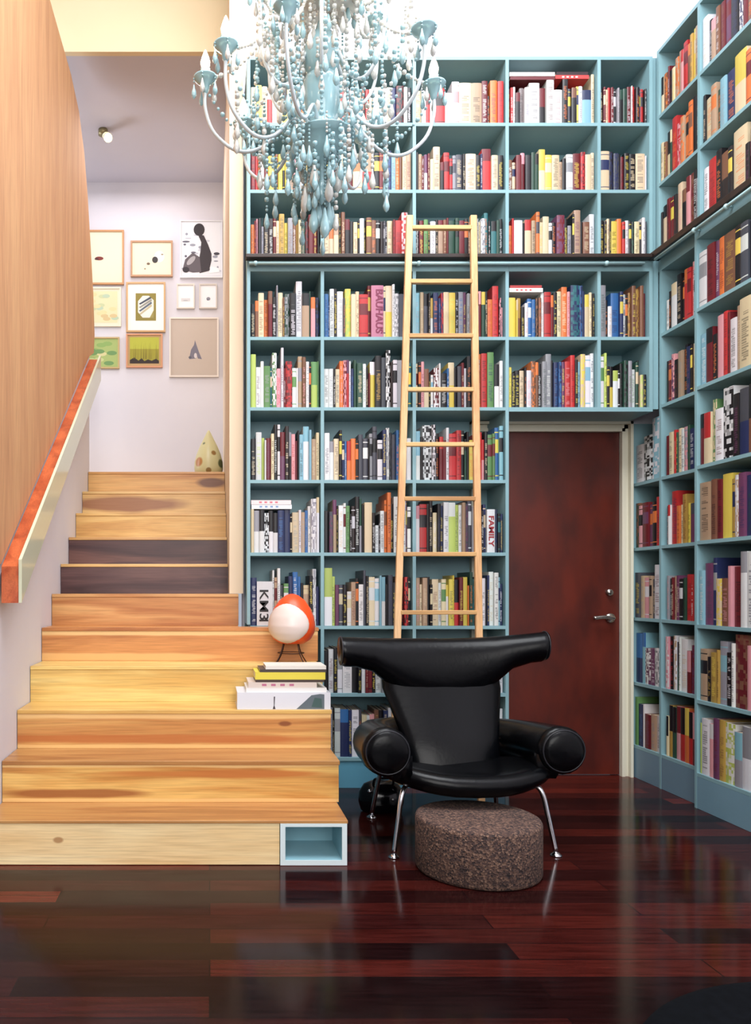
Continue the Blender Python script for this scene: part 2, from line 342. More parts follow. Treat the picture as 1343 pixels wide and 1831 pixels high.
MB().box(XW-.011,XW-.003,YE,YD-.001,0,2.84).build('back_panel',M['teal'],r2)
MB().box(XB2+.001,XB2+.02,YE+TT,YD,0.001,ZR[9]-TT-.013).build('plinth',mottled('plinth_paint_3',(122,158,176),(114,150,168),2,.45),r2)
# ---- dark ledges + ladder rails
tag(MB().box(.196,2.405,YF-.05,YF-.0015,2.897,2.918).build('ledge',M['ledge'],bevel=.003),'thin dark wood ledge running along the door wall between the two tiers of shelves','ledge')
tag(MB().box(2.406,XB2-.0015 if False else 2.4305,YE,YF-.002,2.897,2.93).build('ledge',M['ledge'],bevel=.003),'thin dark wood ledge running along the side wall shelves into the corner','ledge')
def rail(name,p,q,brk,label):
    e=empty(name,p,label,'rail'); MB().tube([p,q],.0085,10).build('tube',M['rail'],e)
    for bx in brk: 
        mb=MB(); mb.ball(bx[0],.014,10); mb.tube([bx[0],bx[1]],.006,8); mb.build('bracket',M['rail'],e)
rail('ladder_rail',(.215,YF-.03,2.872),(2.37,YF-.03,2.872),[((x,YF-.03,2.872),(x,YF-.0005,2.872)) for x in (.25,1.14,2.165)],'pale blue ladder rail under the ledge on the door wall')
rail('ladder_rail',(2.402,YF-.08,2.872),(2.402,YE,2.872),[((2.402,y,2.872),(2.4315,y,2.872)) for y in (3.88,3.64,3.3)],'pale blue ladder rail under the ledge on the side wall')
# ================================================================== LADDER
la=empty('ladder',(1.15,3.95,0),'tall slim wooden library ladder leaning on the shelves beside the door','ladder')
def lp(xt,xb,z): # point on rail at height z
    t=z/3.10; return (xb+(xt-xb)*t, 3.965+(4.205-3.965)*t)
for xt,xb in ((1.074,.925),(1.415,1.375)):
    mb=MB(); w=.0175; d_=.013
    ax,ay=lp(xt,xb,0.002); bx,by=lp(xt,xb,3.10)
    vs=[(ax-w,ay-d_,.002),(ax+w,ay-d_,.002),(ax+w,ay+d_,.002),(ax-w,ay+d_,.002),(bx-w,by-d_,3.10),(bx+w,by-d_,3.10),(bx+w,by+d_,3.10),(bx-w,by+d_,3.10)]
    mb.add(vs,[(0,3,2,1),(4,5,6,7),(0,1,5,4),(1,2,6,5),(2,3,7,6),(3,0,4,7)]); mb.build('rail',M['ladder'],la,bevel=.004)
rz=[]
for v in (408,504,601,697,795,892,991,1095): 
    z=1.2
    for _ in range(8):
        y=3.965+.24*z/3.1; z=H+(V0-v)*y/F
    rz.append(z)
for z in rz+[rz[-1]-.29,rz[-1]-.58,rz[-1]-.86]:
    (a,y),(b,_)=lp(1.074,.925,z),lp(1.415,1.375,z)
    MB().box(a+.012,b-.012,y-.016,y+.012,z-.011,z+.011).build('rung',M['rung'],la,bevel=.003)
for xt,xb in ((1.074,.925),(1.415,1.375)):
    x,y=lp(xt,xb,2.93)
    mb=MB(); mb.tube(smooth([(x,y+.012,2.862),(x,y+.03,2.866),(x,YF-.045,2.884),(x,YF-.03,2.886)],3),.004,8); mb.build('hook',M['nickel'],la)
# ================================================================== BOOKS
import re
PAL={'k':(22,20,26),'K':(44,30,32),'n':(32,44,92),'b':(44,104,172),'s':(130,188,208),'t':(40,110,118),'g':(96,148,84),'G':(36,76,60),
'l':(190,212,96),'y':(232,206,74),'Y':(190,148,62),'o':(232,116,50),'r':(204,40,42),'R':(116,24,34),'p':(226,150,158),'P':(112,58,96),
'w':(226,226,228),'c':(226,204,164),'e':(150,150,158),'E':(70,72,84),'u':(132,84,60),'U':(184,152,122),'m':(120,110,110),'q':(186,108,140),'z':(224,224,228)}
CN={'k':'black','K':'blackish brown','n':'navy','b':'blue','s':'pale blue','t':'teal','g':'green','G':'dark green','l':'lime','y':'yellow','Y':'ochre','o':'orange','r':'red','R':'maroon','p':'pink','P':'plum','w':'white','c':'cream','e':'grey','E':'charcoal','u':'brown','U':'tan','m':'grey','q':'mauve','z':'black-and-white'}
DARK=set('knGRPKEutb')
def jit(c,a=.12):
    g=(c[0]+c[1]+c[2])/3; c=tuple(x*.86+g*.14 for x in c)
    f=.86*(1+random.uniform(-a,a)); return tuple(max(0,min(1,x*f*(1+random.uniform(-.04,.04)))) for x in lin(c))
PAGE=lin((226,214,190))
def book_mb(t, d, h, c1, c2, style, mb=None, T=lambda p:p, text=None):
    """upright book: thickness t along x (0..t), spine at y=0 facing -y, depth d, height h; T maps local to target space"""
    mb=mb or MB()
    A=jit(PAL[c1]); B=jit(PAL[c2]); BB=B
    if style=='title': B=tuple(.45*x+.55*y for x,y in zip(A,B))
    cv=.0022; ins=.003
    # page block
    def bx(x0,x1,y0,y1,z0,z1,c):
        vs=[(x0,y0,z0),(x1,y0,z0),(x1,y1,z0),(x0,y1,z0),(x0,y0,z1),(x1,y0,z1),(x1,y1,z1),(x0,y1,z1)]
        mb.add([T(p) for p in vs],[(0,3,2,1),(4,5,6,7),(0,1,5,4),(1,2,6,5),(2,3,7,6),(3,0,4,7)],0,c)
    bx(cv,t-cv,.004,d-ins,ins,h-ins,PAGE)
    bx(0,cv,.003,d,0,h,A); bx(t-cv,t,.003,d,0,h,A)
    # spine: 5 columns wide, rows in z carry bands and printed title marks
    xs=[0,t*.2,t*.36,t*.64,t*.8,t]; ys=[.003,.0008,0,0,.0008,.003]
    zs=[0]; cl=[]      # rows: (z, colour per column)
    full=lambda c:[c]*5
    def row(z,c): zs.append(z*h); cl.append(c)
    mid=lambda a,b:[a,b,b,b,a]
    if style=='top': row(.72,full(A)); row(1,full(B))
    elif style=='bot': row(.3,full(B)); row(1,full(A))
    elif style=='half': row(.5,full(A)); row(1,full(B))
    elif style=='label':
        row(.08,full(A)); row(.10,full(B)); row(.52,full(A)); row(.78,full(B)); row(.9,full(A)); row(.92,full(B)); row(1,full(A))
    elif style=='plain': row(1,full(A))
    elif style=='noise':
        z=0
        while z<1:
            z=min(1,z+random.uniform(.02,.08)); row(z,[random.choice((A,B,A,B,tuple((x+y)/2 for x,y in zip(A,B)))) for _ in range(5)])
    else:
        z=random.uniform(.05,.15); row(z,full(A))
        e=random.uniform(.7,.93)
        while z<e:
            q=random.uniform(.012,.03); z2=min(e,z+q)
            pick=random.random()
            row(z2, [A, B if pick>.3 else A, B, B if pick<.75 else A, A]); z=z2
            if random.random()<.14: g=random.uniform(.04,.12)
            else: g=random.uniform(.008,.016)
            z=min(e,z+g); row(z,full(A))
        row(1,full(A))
    vs=[]; fs=[]; cs=[]
    for z in zs:
        for x,y in zip(xs,ys): vs.append(T((x,y,z)))
    b=len(mb.v); mb.v+= [tuple(p) for p in vs]
    for i in range(len(zs)-1):
        for j in range(5):
            mb.f.append((b+i*6+j,b+i*6+j+1,b+(i+1)*6+j+1,b+(i+1)*6+j)); mb.m.append(0); mb.c.append(cl[i][j]); mb.sm.append(False)
    # spine end caps
    for zi,zz in ((0,0),(len(zs)-1,h)):
        n=len(mb.v); mb.v+=[tuple(T((0,.005,zz))),tuple(T((t,.005,zz)))]
        ring=[b+zi*6+j for j in range(6)]+[n+1,n]
        mb.f.append(tuple(ring if zz==0 else ring[::-1])); mb.m.append(0); mb.c.append(A); mb.sm.append(False)
    return mb
def text_part(txt, size, parent, loc, rot, color, name='title_lettering', sx=1.0, ext=.0004):
    cu=bpy.data.curves.new(name,'FONT'); cu.body=txt; cu.size=size; cu.extrude=ext; cu.align_x='CENTER'; cu.align_y='CENTER'; cu.offset=size*(.03 if txt!='KM3' else .012)
    o=bpy.data.objects.new(name,cu); COL.objects.link(o); bpy.context.view_layer.update()
    me=bpy.data.meshes.new_from_object(o.evaluated_get(bpy.context.evaluated_depsgraph_get())); bpy.data.objects.remove(o)
    me.materials.clear(); me.materials.append(color)
    o=bpy.data.objects.new(name,me); COL.objects.link(o); o.parent=parent; o.location=loc; o.rotation_euler=rot; o.scale=(sx,1,1); return o
C={}
C[1,1]="c36y y46r c46 r46w w46 c46y y36k c36w w36 c46y o36 c46w w36 c36"
C[1,2]="p46 r46k c46 r56o u36 w36 c56 k36 r36R c36w w46 c46p w36 c36r n46 R66k w36 k36"
C[1,3]="c46r w36 r36 w36 e26 r86 w55 w57p c97k U97k R57 k25 o57 r47"
C[1,4]="R26 r26w w26 k45R m46k w46 w87k k56R w67 w86r k57 E36 k46u y26 w36 s86n c38"
C[1,5]="k36 R26 c36r r36 R36 k36 e26 k46G G46k R46 w16 r36 k36 P26 r36 k26"
C[2,1]="R36r r26 o26 w36p R36 y56 u26 y36 k26 y36 U46 p36 s46 k36 c36 R36 k36"
C[2,2]="k36 c26 R36 s46 c36 R56k c66o r66U w26 k46 R36 w26 n36b s36 o36c u26 c36 U36"
C[2,3]="k26 U36 R26 w36P R26 c35 c57 k35R r56R r35 e36E E56 k26 c86 k46 n26 r87R c56 k46"
C[2,4]="u35 c35 R56 R46p k56 G36 G36k c57y y66c c76 U35 k35 w56e R66 r46R c66 c36"
C[2,5]="c76 n46k E56n k36 R36k k46 k56 c86 w16"
C[3,1]="o35k R26 p26 k36 e25 k46 K46 R36 c36 Y57 y36 e46u u36 Y27 c36 G46U R36k R47 R36 k26"
C[3,2]="c46 c56o c57U k27 u37 k46R k36 c46 k26 w46 k26 u46 u46 k46 k36K E26e k26 c46 R26r r66R r67w o36"
C[3,3]="k36 R46 g46R k26 w46 k26 U46R u36 R26 G66 G36k R46 k36 u36 P36U e36 c26 w36e t37 k26 t56k G36 k36"
C[3,4]="o35 r26 w86 k36 c56r U36 o37 c46y c67 w36 k36 P67R k36 e45 k27 U68P k26 u56 w47"
C[3,5]="k46 K36 c36 k26 y66k o46 r36 w46P k36 G36k c56 k26 w36 E26"
C[4,1]="k55 u46o c67u o46 R47u k46w e28 c67 u26 e57G k67 w69 U87k G27 p56o k46n"
C[4,2]="b57n n26 w58 k38 w67e E26 y78l c67 c47 r97R R38 #B c38 y88c w38 e47w E67 k48 k38"
C[4,3]="s57e U47c E57k k27 w36Y n57 n36b r37n c67 y67l k37 e57b P37 e37 U37o k48 w27k R37p G47y k37 o66r r68R k26p p25"
C[4,4]="y86 y26c u46Y k35 w35p b46 b46e k36u u36 w37p r67R R37o k47 c57 o68c p37r n88t b38n n37 c57y c37 k27"
C[4,5]="e68G k36 w45U b77n n37 w37e k37 u37Y u48 u48Y u38 R37u"
C[5,1]="l68 w56P w37 g66e t26 w58g p56r w39 R26 r67R w46g w26 U58e u48p w37 k27 l67g g27"
C[5,2]="w66 w56e k26 c46 o47p p47R r37P w27b n36b G37 G67 w47g k36 R25k y57w k68Y E58 k59w K37 w57k e67 w57c t37"
C[5,3]="c37 k37 p37R c56u k25 w35s R66w w27 k65w b26 y67c k36 E56 R37 w36 k48 K38 t47 s27 o28 r68 g68 G28 w57k w47k"
C[5,4]="y36g k45 k46 c46 k26 w56p o57u u37o k37 e47G e58w k27 n57b b37n P37 r57p r48R k37 s37 c58y w68s w38"
C[5,5]="w58g l38 k36 y46k w66l k36 k47G G57k e47g w46g G37 k27 c45l k45"
C[6,1]="k66 w67l l36 w26 R66P c47 k48w w38k P57R K48 k37e p57r R36 k27 s47 w68s s37 U66c c47"
C[6,2]="w67n w56e c56 k37 n36 b36 o56r o56 k36 E57 E66 k26 e47 E58k w56k n47 e48w k37E E57n b37 k37 w56c w56"
C[6,3]="w57s k36 z98k z48k k47 R56r R46 w38 r77R r57k k47c G36k k37 y56o o36 r57R p36r k47 g67 g37 b48 s48"
C[7,1]="c36 w56e w56k w56k w56k w56k n66b n66 k26 c76e w36 U46e b36e w37 w58e w38c"
C[7,2]="k56 E46P U48P k27 w67c w37 g47k k26 K47 k58 e38G k37 c87 k36 w44 k26 w56 o38u o49 k37 w68 E38 w48 P28 w47"
C[7,3]="w47p r77 K37k k48 c56w k47n n37 w57 l77w l47G w47 U47 P37E E48 e47 u37 R37p k36 n37 #F E46n k36t n36"
C[8,1]="n57w #K w28 U37 w38 E36 g46w n47 b58w b37n k36 c56U k37 w38e n36"
C[8,2]="w78l l37E P46 E56 k46 w45c U46R k37 w56 E38 k37 c67w w47s s27 w47s k36 E57n k56 u27w k47r r47k k37"
C[8,3]="U47p c36 U67c k47 k36 c77 w36R c57g w36y y67 y27 r57k R47y y57 o26 G48 G37t k36 e47w w47G k37 n37 w68c w58 s27n n36"
C[9,2]="k47 w57 k47 w57e w87e k58w k37 w47 R37U R47k k37 w57 e47 k57 n57 k47 w47 E57"
C[9,3]="k47 R47k k57 R47 k47 w88r w48 n57t n57 t67n k57 E37 G57k k47 w57e s47w k47 w57"
C[10,2]="k48 e58 k28 w58e n78b n38 w78 E38 c57 w37 p47 u48 k48 n58 w48 E58 k48 b48 w48"
C[10,3]="k58 n48 E58 w48 k47 c57 t58 k48 R47 w58 k37 e48 n47 k58 w47 E37 w48"
# side wall: columns 6 (beside the corner), 7 (past the divider), 8 (slim bay by the door frame)
C[1,6]="c36k u46o R27 k46R c56y o57U U37 p37r r58 u47o Y48 y38c U48"
C[2,6]="c36k u36 c57k G37c r68o r47p U47o o57 o58u k58 k38"
C[3,6]="k26 c67k R57k R57 k37R c58p k57u p58R R58u k48 e37"
C[4,6]="w55k k46 w87c k68 K37 r58o r68R p38 s37 R38 w48e w38"
C[5,6]="k36G R56o p47P k46R U67e k57 n57P k37 c57 U57R c37"
C[6,6]="R56k c56 r36U G26 c56 w56 p56e G36k n56 e69P E57"
C[7,6]="k36p w36r r88 o56R c46 Y67 y36k P56E u47 w58 E38"
C[8,6]="e36p k46 R36 U36k P46 k46 G36k r66R r36w k46R u36k n56"
C[9,6]="p58w k58r w58U G37k w38 w88c R56p R57P k37 w57s s57"
C[10,6]="c36 Y58k G58k p58R r58k o58y r58k R58p b57n n37"
C[1,7]="w48c k27 U46p u37 R47u P48R k58n n38w R37 u48o c88o c58 k57 r47 c67 U57 k48 o46 c57 R47"
C[2,7]="k27 c56o U57o G36 s57e n67 c88y o47R k37 P57R U68c E58 p58 c57 k47 U58 r47 k57 c46 E57"
C[3,7]="w47 r78R k58 K67u k37 c99o k36P R37p r89 p38 k57 U47 c68 R57 k48 w47 e57 n47 k57"
C[4,7]="w78e R78k P38 o48 u88Y k48 E68w k38 z48k R68k c57 k47 w58 n57 r47 k68 e47 U58 k37"
C[5,7]="s57w R57k k36 p48 r38R R28k w57 U38c c79 c79U w38 w58 k57 e48 n57 w47 R58 k47 c57"
C[6,7]="R47k c57r g38c w67 z89k k58P n78E u58k c68 k48 w57 E47 r58 k57 n48 w57 e47 c58"
C[7,7]="U88k u48k R48k y89 Y38 U38w P58n n58G w58c r88R k57 c47 n58 w57 E48 k57 r47 U58"
C[8,7]="s37w P68E n38e c56y u56p p37 R57k w49e w79 R58P w28 E58 k58 c57 w48 n57 k47 e58 w47"
C[9,7]="U57 k36Y Y57y Y27k e58s k37 w28 u99R p38 k38n w58s z68k w57 k48 c57 b47 w58 r47 k57"
C[10,7]="l27 w78k p47w P48R Y48u w78l e67s w88e k37 r88R R38k c58y w57 k48 n57 w47 E58 c57 r47"
C[6,8]="w66 z67k s59w"
C[7,8]="u37G p37 R57P P47 k47 r38"
C[8,8]="E57 U36e p66w U36k E36 w58"
C[9,8]="n58b s38b P56w P46 w46e"
C[10,8]="g38 n57b w27 R56P U46e w46"
SHELF={1:'top shelf',2:'second shelf',3:'shelf above ledge',4:'shelf below ledge',5:'fifth shelf',6:'sixth shelf',7:'seventh shelf',8:'eighth shelf',9:'second lowest shelf',10:'lowest shelf'}
BAY={1:('stair bay','the stairs'),2:('second bay','the stairs'),3:('ladder bay','the stairs'),4:('wide door bay','the ladder'),5:('corner door bay','the ladder'),
     6:('side wall corner bay','the corner'),7:('near side wall bay','the corner'),8:('slim door frame bay','the door')}
def ordn(n):
    return {1:'first',2:'second',3:'third',4:'fourth',5:'fifth',6:'sixth',7:'seventh',8:'eighth',9:'ninth',10:'tenth',11:'eleventh',12:'twelfth',13:'thirteenth',14:'fourteenth',15:'fifteenth',16:'sixteenth',17:'seventeenth',18:'eighteenth',19:'nineteenth',20:'twentieth',21:'twenty-first',22:'twenty-second',23:'twenty-third',24:'twenty-fourth',25:'twenty-fifth',26:'twenty-sixth'}[n]
M['ink_purple']=mat('purple_ink',(120,34,70),.5); M['ink_red']=mat('red_ink',(150,40,48),.5); M['ink_black']=mat('black_ink',(18,18,20),.5)
EXTRA_W={'#B':(13.5,.80,'q','c'),'#F':(8.5,.63,'w','w'),'#K':(15,.64,'w','w')}
books=[]   # dict(cell,i,t,d,h,c1,c2,style,T-params,area)
for (r,c),s in C.items():
    toks=s.split(); ZZ=ZS if c<=5 else ZR
    zb=ZZ[r-1]+.0006
    if c==7 and ZR[r-1]<1: zb-=.012
    if r==1: zt=TOP-TT
    elif r==4: zt=2.84
    else: zt=ZZ[r-2]-TT
    clear=zt-zb-.004
    if c<=5: a,b=CX[c-1]+TT+.002,CX[c]-.002
    elif c==6: a,b=YD+TT+.002,YC-TT-.003
    elif c==7: a,b=YE+TT+.002,YD-.003
    else: a,b=YC+TT+.006,4.570
    if (r,c)==(4,4) or (r,c)==(5,4): a=1.647
    W=b-a-.006
    ws=[EXTRA_W[t][0] if t in EXTRA_W else int(t[1])*(1+.12*math.sin(i*7.3+r)) for i,t in enumerate(toks)]
    k=W/sum(ws); x=a+.002
    for i,(t,w) in enumerate(zip(toks,ws)):
        th=w*k-.0006
        if t in EXTRA_W: _,hh,c1,c2=EXTRA_W[t]; style='plain'; sp=t
        else:
            c1=t[0]; hh=int(t[2])*.1+random.uniform(-.035,.035)
            sp=None
            if len(t)>3: c2=t[3]; style=random.choice(('title','title','label','top','half','title','noise')) if c1!='z' else 'noise'
            else: c2=random.choice('cwyo' if c1 in DARK else 'kkRnE'); style=random.choice(('title','title','title','plain','label'))
            if r==10 and c==6: style='half'
        h=min(.97,hh)*clear
        d=min(.27,max(.13,h*.72+random.uniform(-.02,.02)))
        setb=random.uniform(.008,.03) if c<=5 else random.uniform(.006,.018)
        if sp: setb=.004
        if c<=5:
            org=(x,YF+setb,zb)
            if d+setb>.275: d=.275-setb
            Yd=YF; pxw=th*F/Yd; u=U0+(x+th/2)*F/Yd; hid=0
            area=pxw*h*F/Yd
            v=V0-(zb+h/2-H)*F/Yd
        else:
            # side wall: spine faces -X, sequence runs from the corner towards the viewer
            yy=b-(x-a)
            X=(XU if r<=3 else (XB2 if c==7 else XB1))
            org=(X+setb,yy,zb)
            if d+setb>.29: d=.29-setb
            y0=yy-th; u1=U0+X*F/yy; u2=U0+X*F/max(y0,.1); u=(u1+u2)/2
            v=V0-(zb+h/2-H)*F/yy
            area=(u2-u1)*h*F/yy
            if u1>1338: area=0
        # places hidden behind stairs, chair or above the frame
        if c<=5 and r>=9 and not (575<u<695): area=0
        if c==1 and r==8 and 478<u<562: area*=.3
        if c<=3 and r<=2 and u<790: area*=.55
        if c==3 and (abs(u-850)<9 or abs(u-(735 if r<5 else 715))<9): area*=.3
        if v<0 or v+h*F/8>1831: area*=.3
        books.append(dict(r=r,c=c,i=i,t=th,d=d,h=h,c1=c1,c2=c2,style=style,org=org,area=area,sp=sp,side=c>5,n=len(toks)))
        x+=w*k
NFLAT=15
order=sorted(range(len(books)),key=lambda j:-books[j]['area']-(1e6 if books[j]['sp'] else 0))
solo=set(order[:300-NFLAT])
def sizeword(b):
    a='tall' if b['h']>.285 else ('short' if b['h']<.215 else '')
    t='wide' if b['t']>.034 else ('thin' if b['t']<.017 else '')
    return (a+' '+t).strip()
rest=MB()
for j,b in enumerate(books):
    o=b['org']
    if b['side']: T=lambda p,o=o:(o[0]+p[1],o[1]-p[0],o[2]+p[2])
    else: T=lambda p,o=o:(o[0]+p[0],o[1]+p[1],o[2]+p[2])
    if j in solo:
        mb=book_mb(b['t'],b['d'],b['h'],b['c1'],b['c2'],b['style'])
        ob=mb.build('book',M['book'],fix=False)
        ob.location=o
        if b['side']: ob.rotation_euler=(0,0,-PI/2)
        bay,frm=BAY[b['c']]
        nm=CN[b['c1']]
        dst={'top':' book with %s top'%CN[b['c2']],'half':' book with %s upper half'%CN[b['c2']],'label':' book','noise':' patterned book'}.get(b['style'],' book')
        if b['sp']: dst={'#B':' book lettered BAUHAUS down the spine','#F':' book with red FAMILY lettering','#K':' book with bold black KM3 lettering'}[b['sp']]
        sw=sizeword(b)
        pre=(sw+' '+nm+dst).strip()
        lab=f"{pre}, {ordn(b['i']+1)} from {frm}, {SHELF[b['r']]}, {bay}"
        if len(re.findall(r"[A-Za-z0-9']+",lab))>16:
            lab=f"{nm} book, {ordn(b['i']+1)} from {frm}, {SHELF[b['r']]}, {bay}"
        if b['sp']=='#B': lab='mauve book lettered BAUHAUS down its spine, on the shelf just below the dark ledge'
        if b['sp']=='#F': lab='white book with red FAMILY lettering, beside the ladder near the door edge'
        if b['sp']=='#K': lab='wide white book with bold black KM3 lettering, behind the orange lamp'
        tag(ob,lab,'book',f"books on the {SHELF[b['r']]}, {bay}")
        if b['sp']=='#B': text_part('BAUHAUS',b['t']*.80,ob,(b['t']*.62,-.0008,b['h']*.5),(PI/2,PI/2,0),M['ink_purple'],sx=1.02)
        if b['sp']=='#F': text_part('FAMILY',b['t']*.95,ob,(b['t']*.5,-.0008,b['h']*.5),(PI/2,PI/2,0),M['ink_red'],sx=1.3)
        if b['sp']=='#K':
            text_part('KM3',b['t']*.78,ob,(b['t']*.42,-.0008,b['h']*.47),(PI/2,PI/2,0),M['ink_black'],sx=1.35)
            MB().box(b['t']*.15,b['t']*.72,-.0006,.0004,b['h']*.10,b['h']*.14).build('title_lettering',M['ink_black'],None)
            q=bpy.context.scene.objects[-1]; 
            q=[x for x in COL.objects if x.name.startswith('title_lettering')][-1]; q.parent=ob
    else:
        book_mb(b['t'],b['d'],b['h'],b['c1'],b['c2'],b['style'],rest,T)
print('BOOKS',len(books),'solo',len(solo))
ro=rest.build('books',M['book'],fix=False)
tag(ro,'the many remaining small books filling the teal shelves on both walls','books',kind='stuff')
# ---- books lying flat
def flat(x0,x1,y0,y1,z0,z1,col,lab,grp,col2=None,side=False):
    """book lying down, spine towards the viewer (-y)"""
    mb=MB(); A=lin(col); B=lin(col2 or col); cv=.0022
    W,D,Hh=x1-x0,y1-y0,z1-z0
    mb.box(.002,W-.002,.004,D-.003,cv,Hh-cv,0,PAGE); mb.box(0,W,0.003,D,0,cv,0,A); mb.box(0,W,0.003,D,Hh-cv,Hh,0,A)
    n=15
    for i in range(n):
        c=B if (col2 and 3<=i<=10 and i%2) else A
        mb.box(W*i/n,W*(i+1)/n,0,.004,0,Hh,0,A) if c is A else (mb.box(W*i/n,W*(i+1)/n,0,.004,0,Hh*.3,0,A), mb.box(W*i/n,W*(i+1)/n,0,.004,Hh*.3,Hh*.72,0,B), mb.box(W*i/n,W*(i+1)/n,0,.004,Hh*.72,Hh,0,A))
    o=mb.build('book',M['book'],fix=True); o.location=(x0,y0,z0); tag(o,lab,'book',grp); return o
def top_of(r,c,x0,x1):
    return max(b['org'][2]+b['h'] for b in books if b['r']==r and b['c']==c and b['org'][0]<x1 and b['org'][0]+b['t']>x0)
z=top_of(7,1,.24,.46)+.001
flat(.23,.452,YF+.012,YF+.2,z,z+.024,(232,234,240),'white book with pale blue edge lying flat on the seventh-shelf books, stair-side bay','books lying flat in the stair-side bay',(120,150,190))
flat(.228,.448,YF+.01,YF+.19,z+.0245,z+.048,(236,214,214),'pink and cream book lying flat, topmost of two in the stair-side bay','books lying flat in the stair-side bay',(206,110,126))
z=top_of(4,4,1.65,1.83)+.001
flat(1.65,1.835,YF+.012,YF+.2,z,z+.022,(240,236,234),'white book lying flat on yellow and blue books, just below the ledge over the door','books lying flat over the door',(200,90,90))
flat(1.655,1.83,YF+.014,YF+.19,z+.0225,z+.038,(170,60,60),'red book lying flat on a white one, just below the ledge over the door','books lying flat over the door')
z=top_of(1,4,1.66,1.90)+.001
flat(1.655,1.9,YF+.012,YF+.2,z,z+.018,(96,26,34),'maroon book lying flat on the top shelf over the door, under a white one','books lying flat over the door')
flat(1.65,1.9,YF+.01,YF+.2,z+.0185,z+.040,(244,226,222),'white book lying flat at the very top of the wide bay over the door','books lying flat over the door')
z2=top_of(1,4,1.905,2.09)+.001
flat(1.905,2.09,YF+.014,YF+.2,z2,z2+.02,(206,60,58),'red book lying flat on the top shelf over the door, its spine edged white','books lying flat over the door',(240,225,225))
flat(1.91,2.085,YF+.014,YF+.2,z2+.0205,z2+.038,(40,18,24),'dark book lying flat on a red one on the top shelf over the door','books lying flat over the door')
# stack on the third tread of the stairs
zt=3*R+.0008; g='books stacked on the stairs under the lamp'
b1=flat(.128,.562,3.640,3.880,zt,zt+.078,(226,228,236),'very large white book with grey mountain picture, bottom of the stack on the stairs',g)
mp=MB()
mp.add([(.275,-.0006,.002),(.405,-.0006,.002),(.405,-.0006,.070),(.385,-.0006,.072),(.345,-.0006,.066),(.315,-.0006,.038)],[(0,1,2,3,4,5)],0,lin((96,108,116)))
mp.add([(.345,-.0009,.012),(.395,-.0009,.008),(.392,-.0009,.05),(.36,-.0009,.055)],[(0,1,2,3)],0,lin((66,92,90)))
mp.add([(.165,-.0009,.002),(.178,-.0009,.002),(.173,-.0009,.018),(.176,-.0009,.06),(.170,-.0009,.06),(.170,-.0009,.018)],[(0,1,2,3,4,5)],0,lin((60,50,60)))
q=mp.build('printed_picture',M['print'],None,fix=False); q.parent=b1
z=zt+.0785
flat(.170,.545,3.650,3.875,z,z+.020,(240,236,232),'white book second from the bottom of the stack on the stairs',g)
flat(.180,.500,3.655,3.87,z+.0205,z+.046,(222,206,196),'beige book with pink marks in the middle of the stair stack',g,(190,110,140))
flat(.215,.535,3.655,3.86,z+.0465,z+.058,(70,52,48),'thin dark book just beneath the yellow one on the stairs',g)
flat(.213,.540,3.655,3.86,z+.0585,z+.092,(234,216,76),'bright yellow book near the top of the stack on the stairs',g)
flat(.235,.545,3.660,3.86,z+.0925,z+.105,(70,60,56),'thin dark-spined book above the yellow one on the stairs',g)
flat(.262,.545,3.665,3.85,z+.1055,z+.122,(238,232,222),'white book on top of the stack on the stairs',g)
# ================================================================== OX-STYLE ARMCHAIR
CH=Vector((1.075,3.48,0))
ch=empty('armchair',CH,'black leather armchair with horn-shaped headrest and chrome legs, in front of the ladder','armchair')
def W_(p): return (CH.x+p[0],CH.y+p[1],p[2])
# C-shaped roll: front end of one arm, round behind, front end of the other
path=smooth([W_(p) for p in [(-.362,-.34,.438),(-.360,-.20,.432),(-.350,-.02,.418),(-.30,.16,.402),(-.17,.27,.395),(0,.30,.392),(.17,.27,.395),(.30,.16,.402),(.350,-.02,.418),(.358,-.20,.432),(.358,-.31,.438)]],5)
n=len(path); rad=[.100-.014*math.sin(PI*i/(n-1)) for i in range(n)]
rad[0]=.088; rad[-1]=.085; rad[1]=.100; rad[-2]=.097
MB().tube(path,rad,20).build('arm_roll',M['leather'],ch)
for (x,y,r_) in ((-.362,-.342,.088),(.358,-.312,.085)):
    e=MB(); cx,cy,cz=W_((x,y,.438))
    e.rings([[Vector((cx+math.cos(2*PI*k/24)*q,cy-dy,cz+math.sin(2*PI*k/24)*q)) for k in range(24)] for q,dy in ((r_,0),(r_*.96,.006),(r_*.7,.014),(r_*.35,.018),(.002,.019))],cap=False)
    e.build('arm_end',M['leather'],ch)
    rg=MB(); rg.tube([(cx+math.cos(2*PI*k/32)*r_*.99,cy-.003,cz+math.sin(2*PI*k/32)*r_*.99) for k in range(33)],.0035,6,cap=False); rg.build('piping',M['pipe'],ch)
# inner side pads linking rolls to the seat (thick curved shell)
def shell(path_pts, z_lo, z_hi, th):
    mb=MB(); rings=[]
    for i,p in enumerate(path_pts):
        a=path_pts[max(i-1,0)]; b=path_pts[min(i+1,len(path_pts)-1)]; t=(b-a).normalized(); nrm=Vector((-t.y,t.x,0))
        c=Vector((p.x,p.y,0)); rings.append([c+nrm*th*.5*sx+Vector((0,0,z)) for sx,z in ((-.7,z_lo),(-1,(z_lo*3+z_hi)/4),(-1,z_hi),(1,z_hi),(1,(z_lo*3+z_hi)/4),(.7,z_lo))])
    mb.rings(rings); return mb
sh=smooth([W_(p) for p in [(-.30,-.33,0),(-.315,-.18,0),(-.31,-.02,0),(-.26,.13,0),(-.15,.22,0),(0,.25,0),(.15,.22,0),(.26,.13,0),(.31,-.02,0),(.315,-.18,0),(.30,-.30,0)]],4)
shell(sh,.325,.42,.085).build('seat_shell',M['leather'],ch)
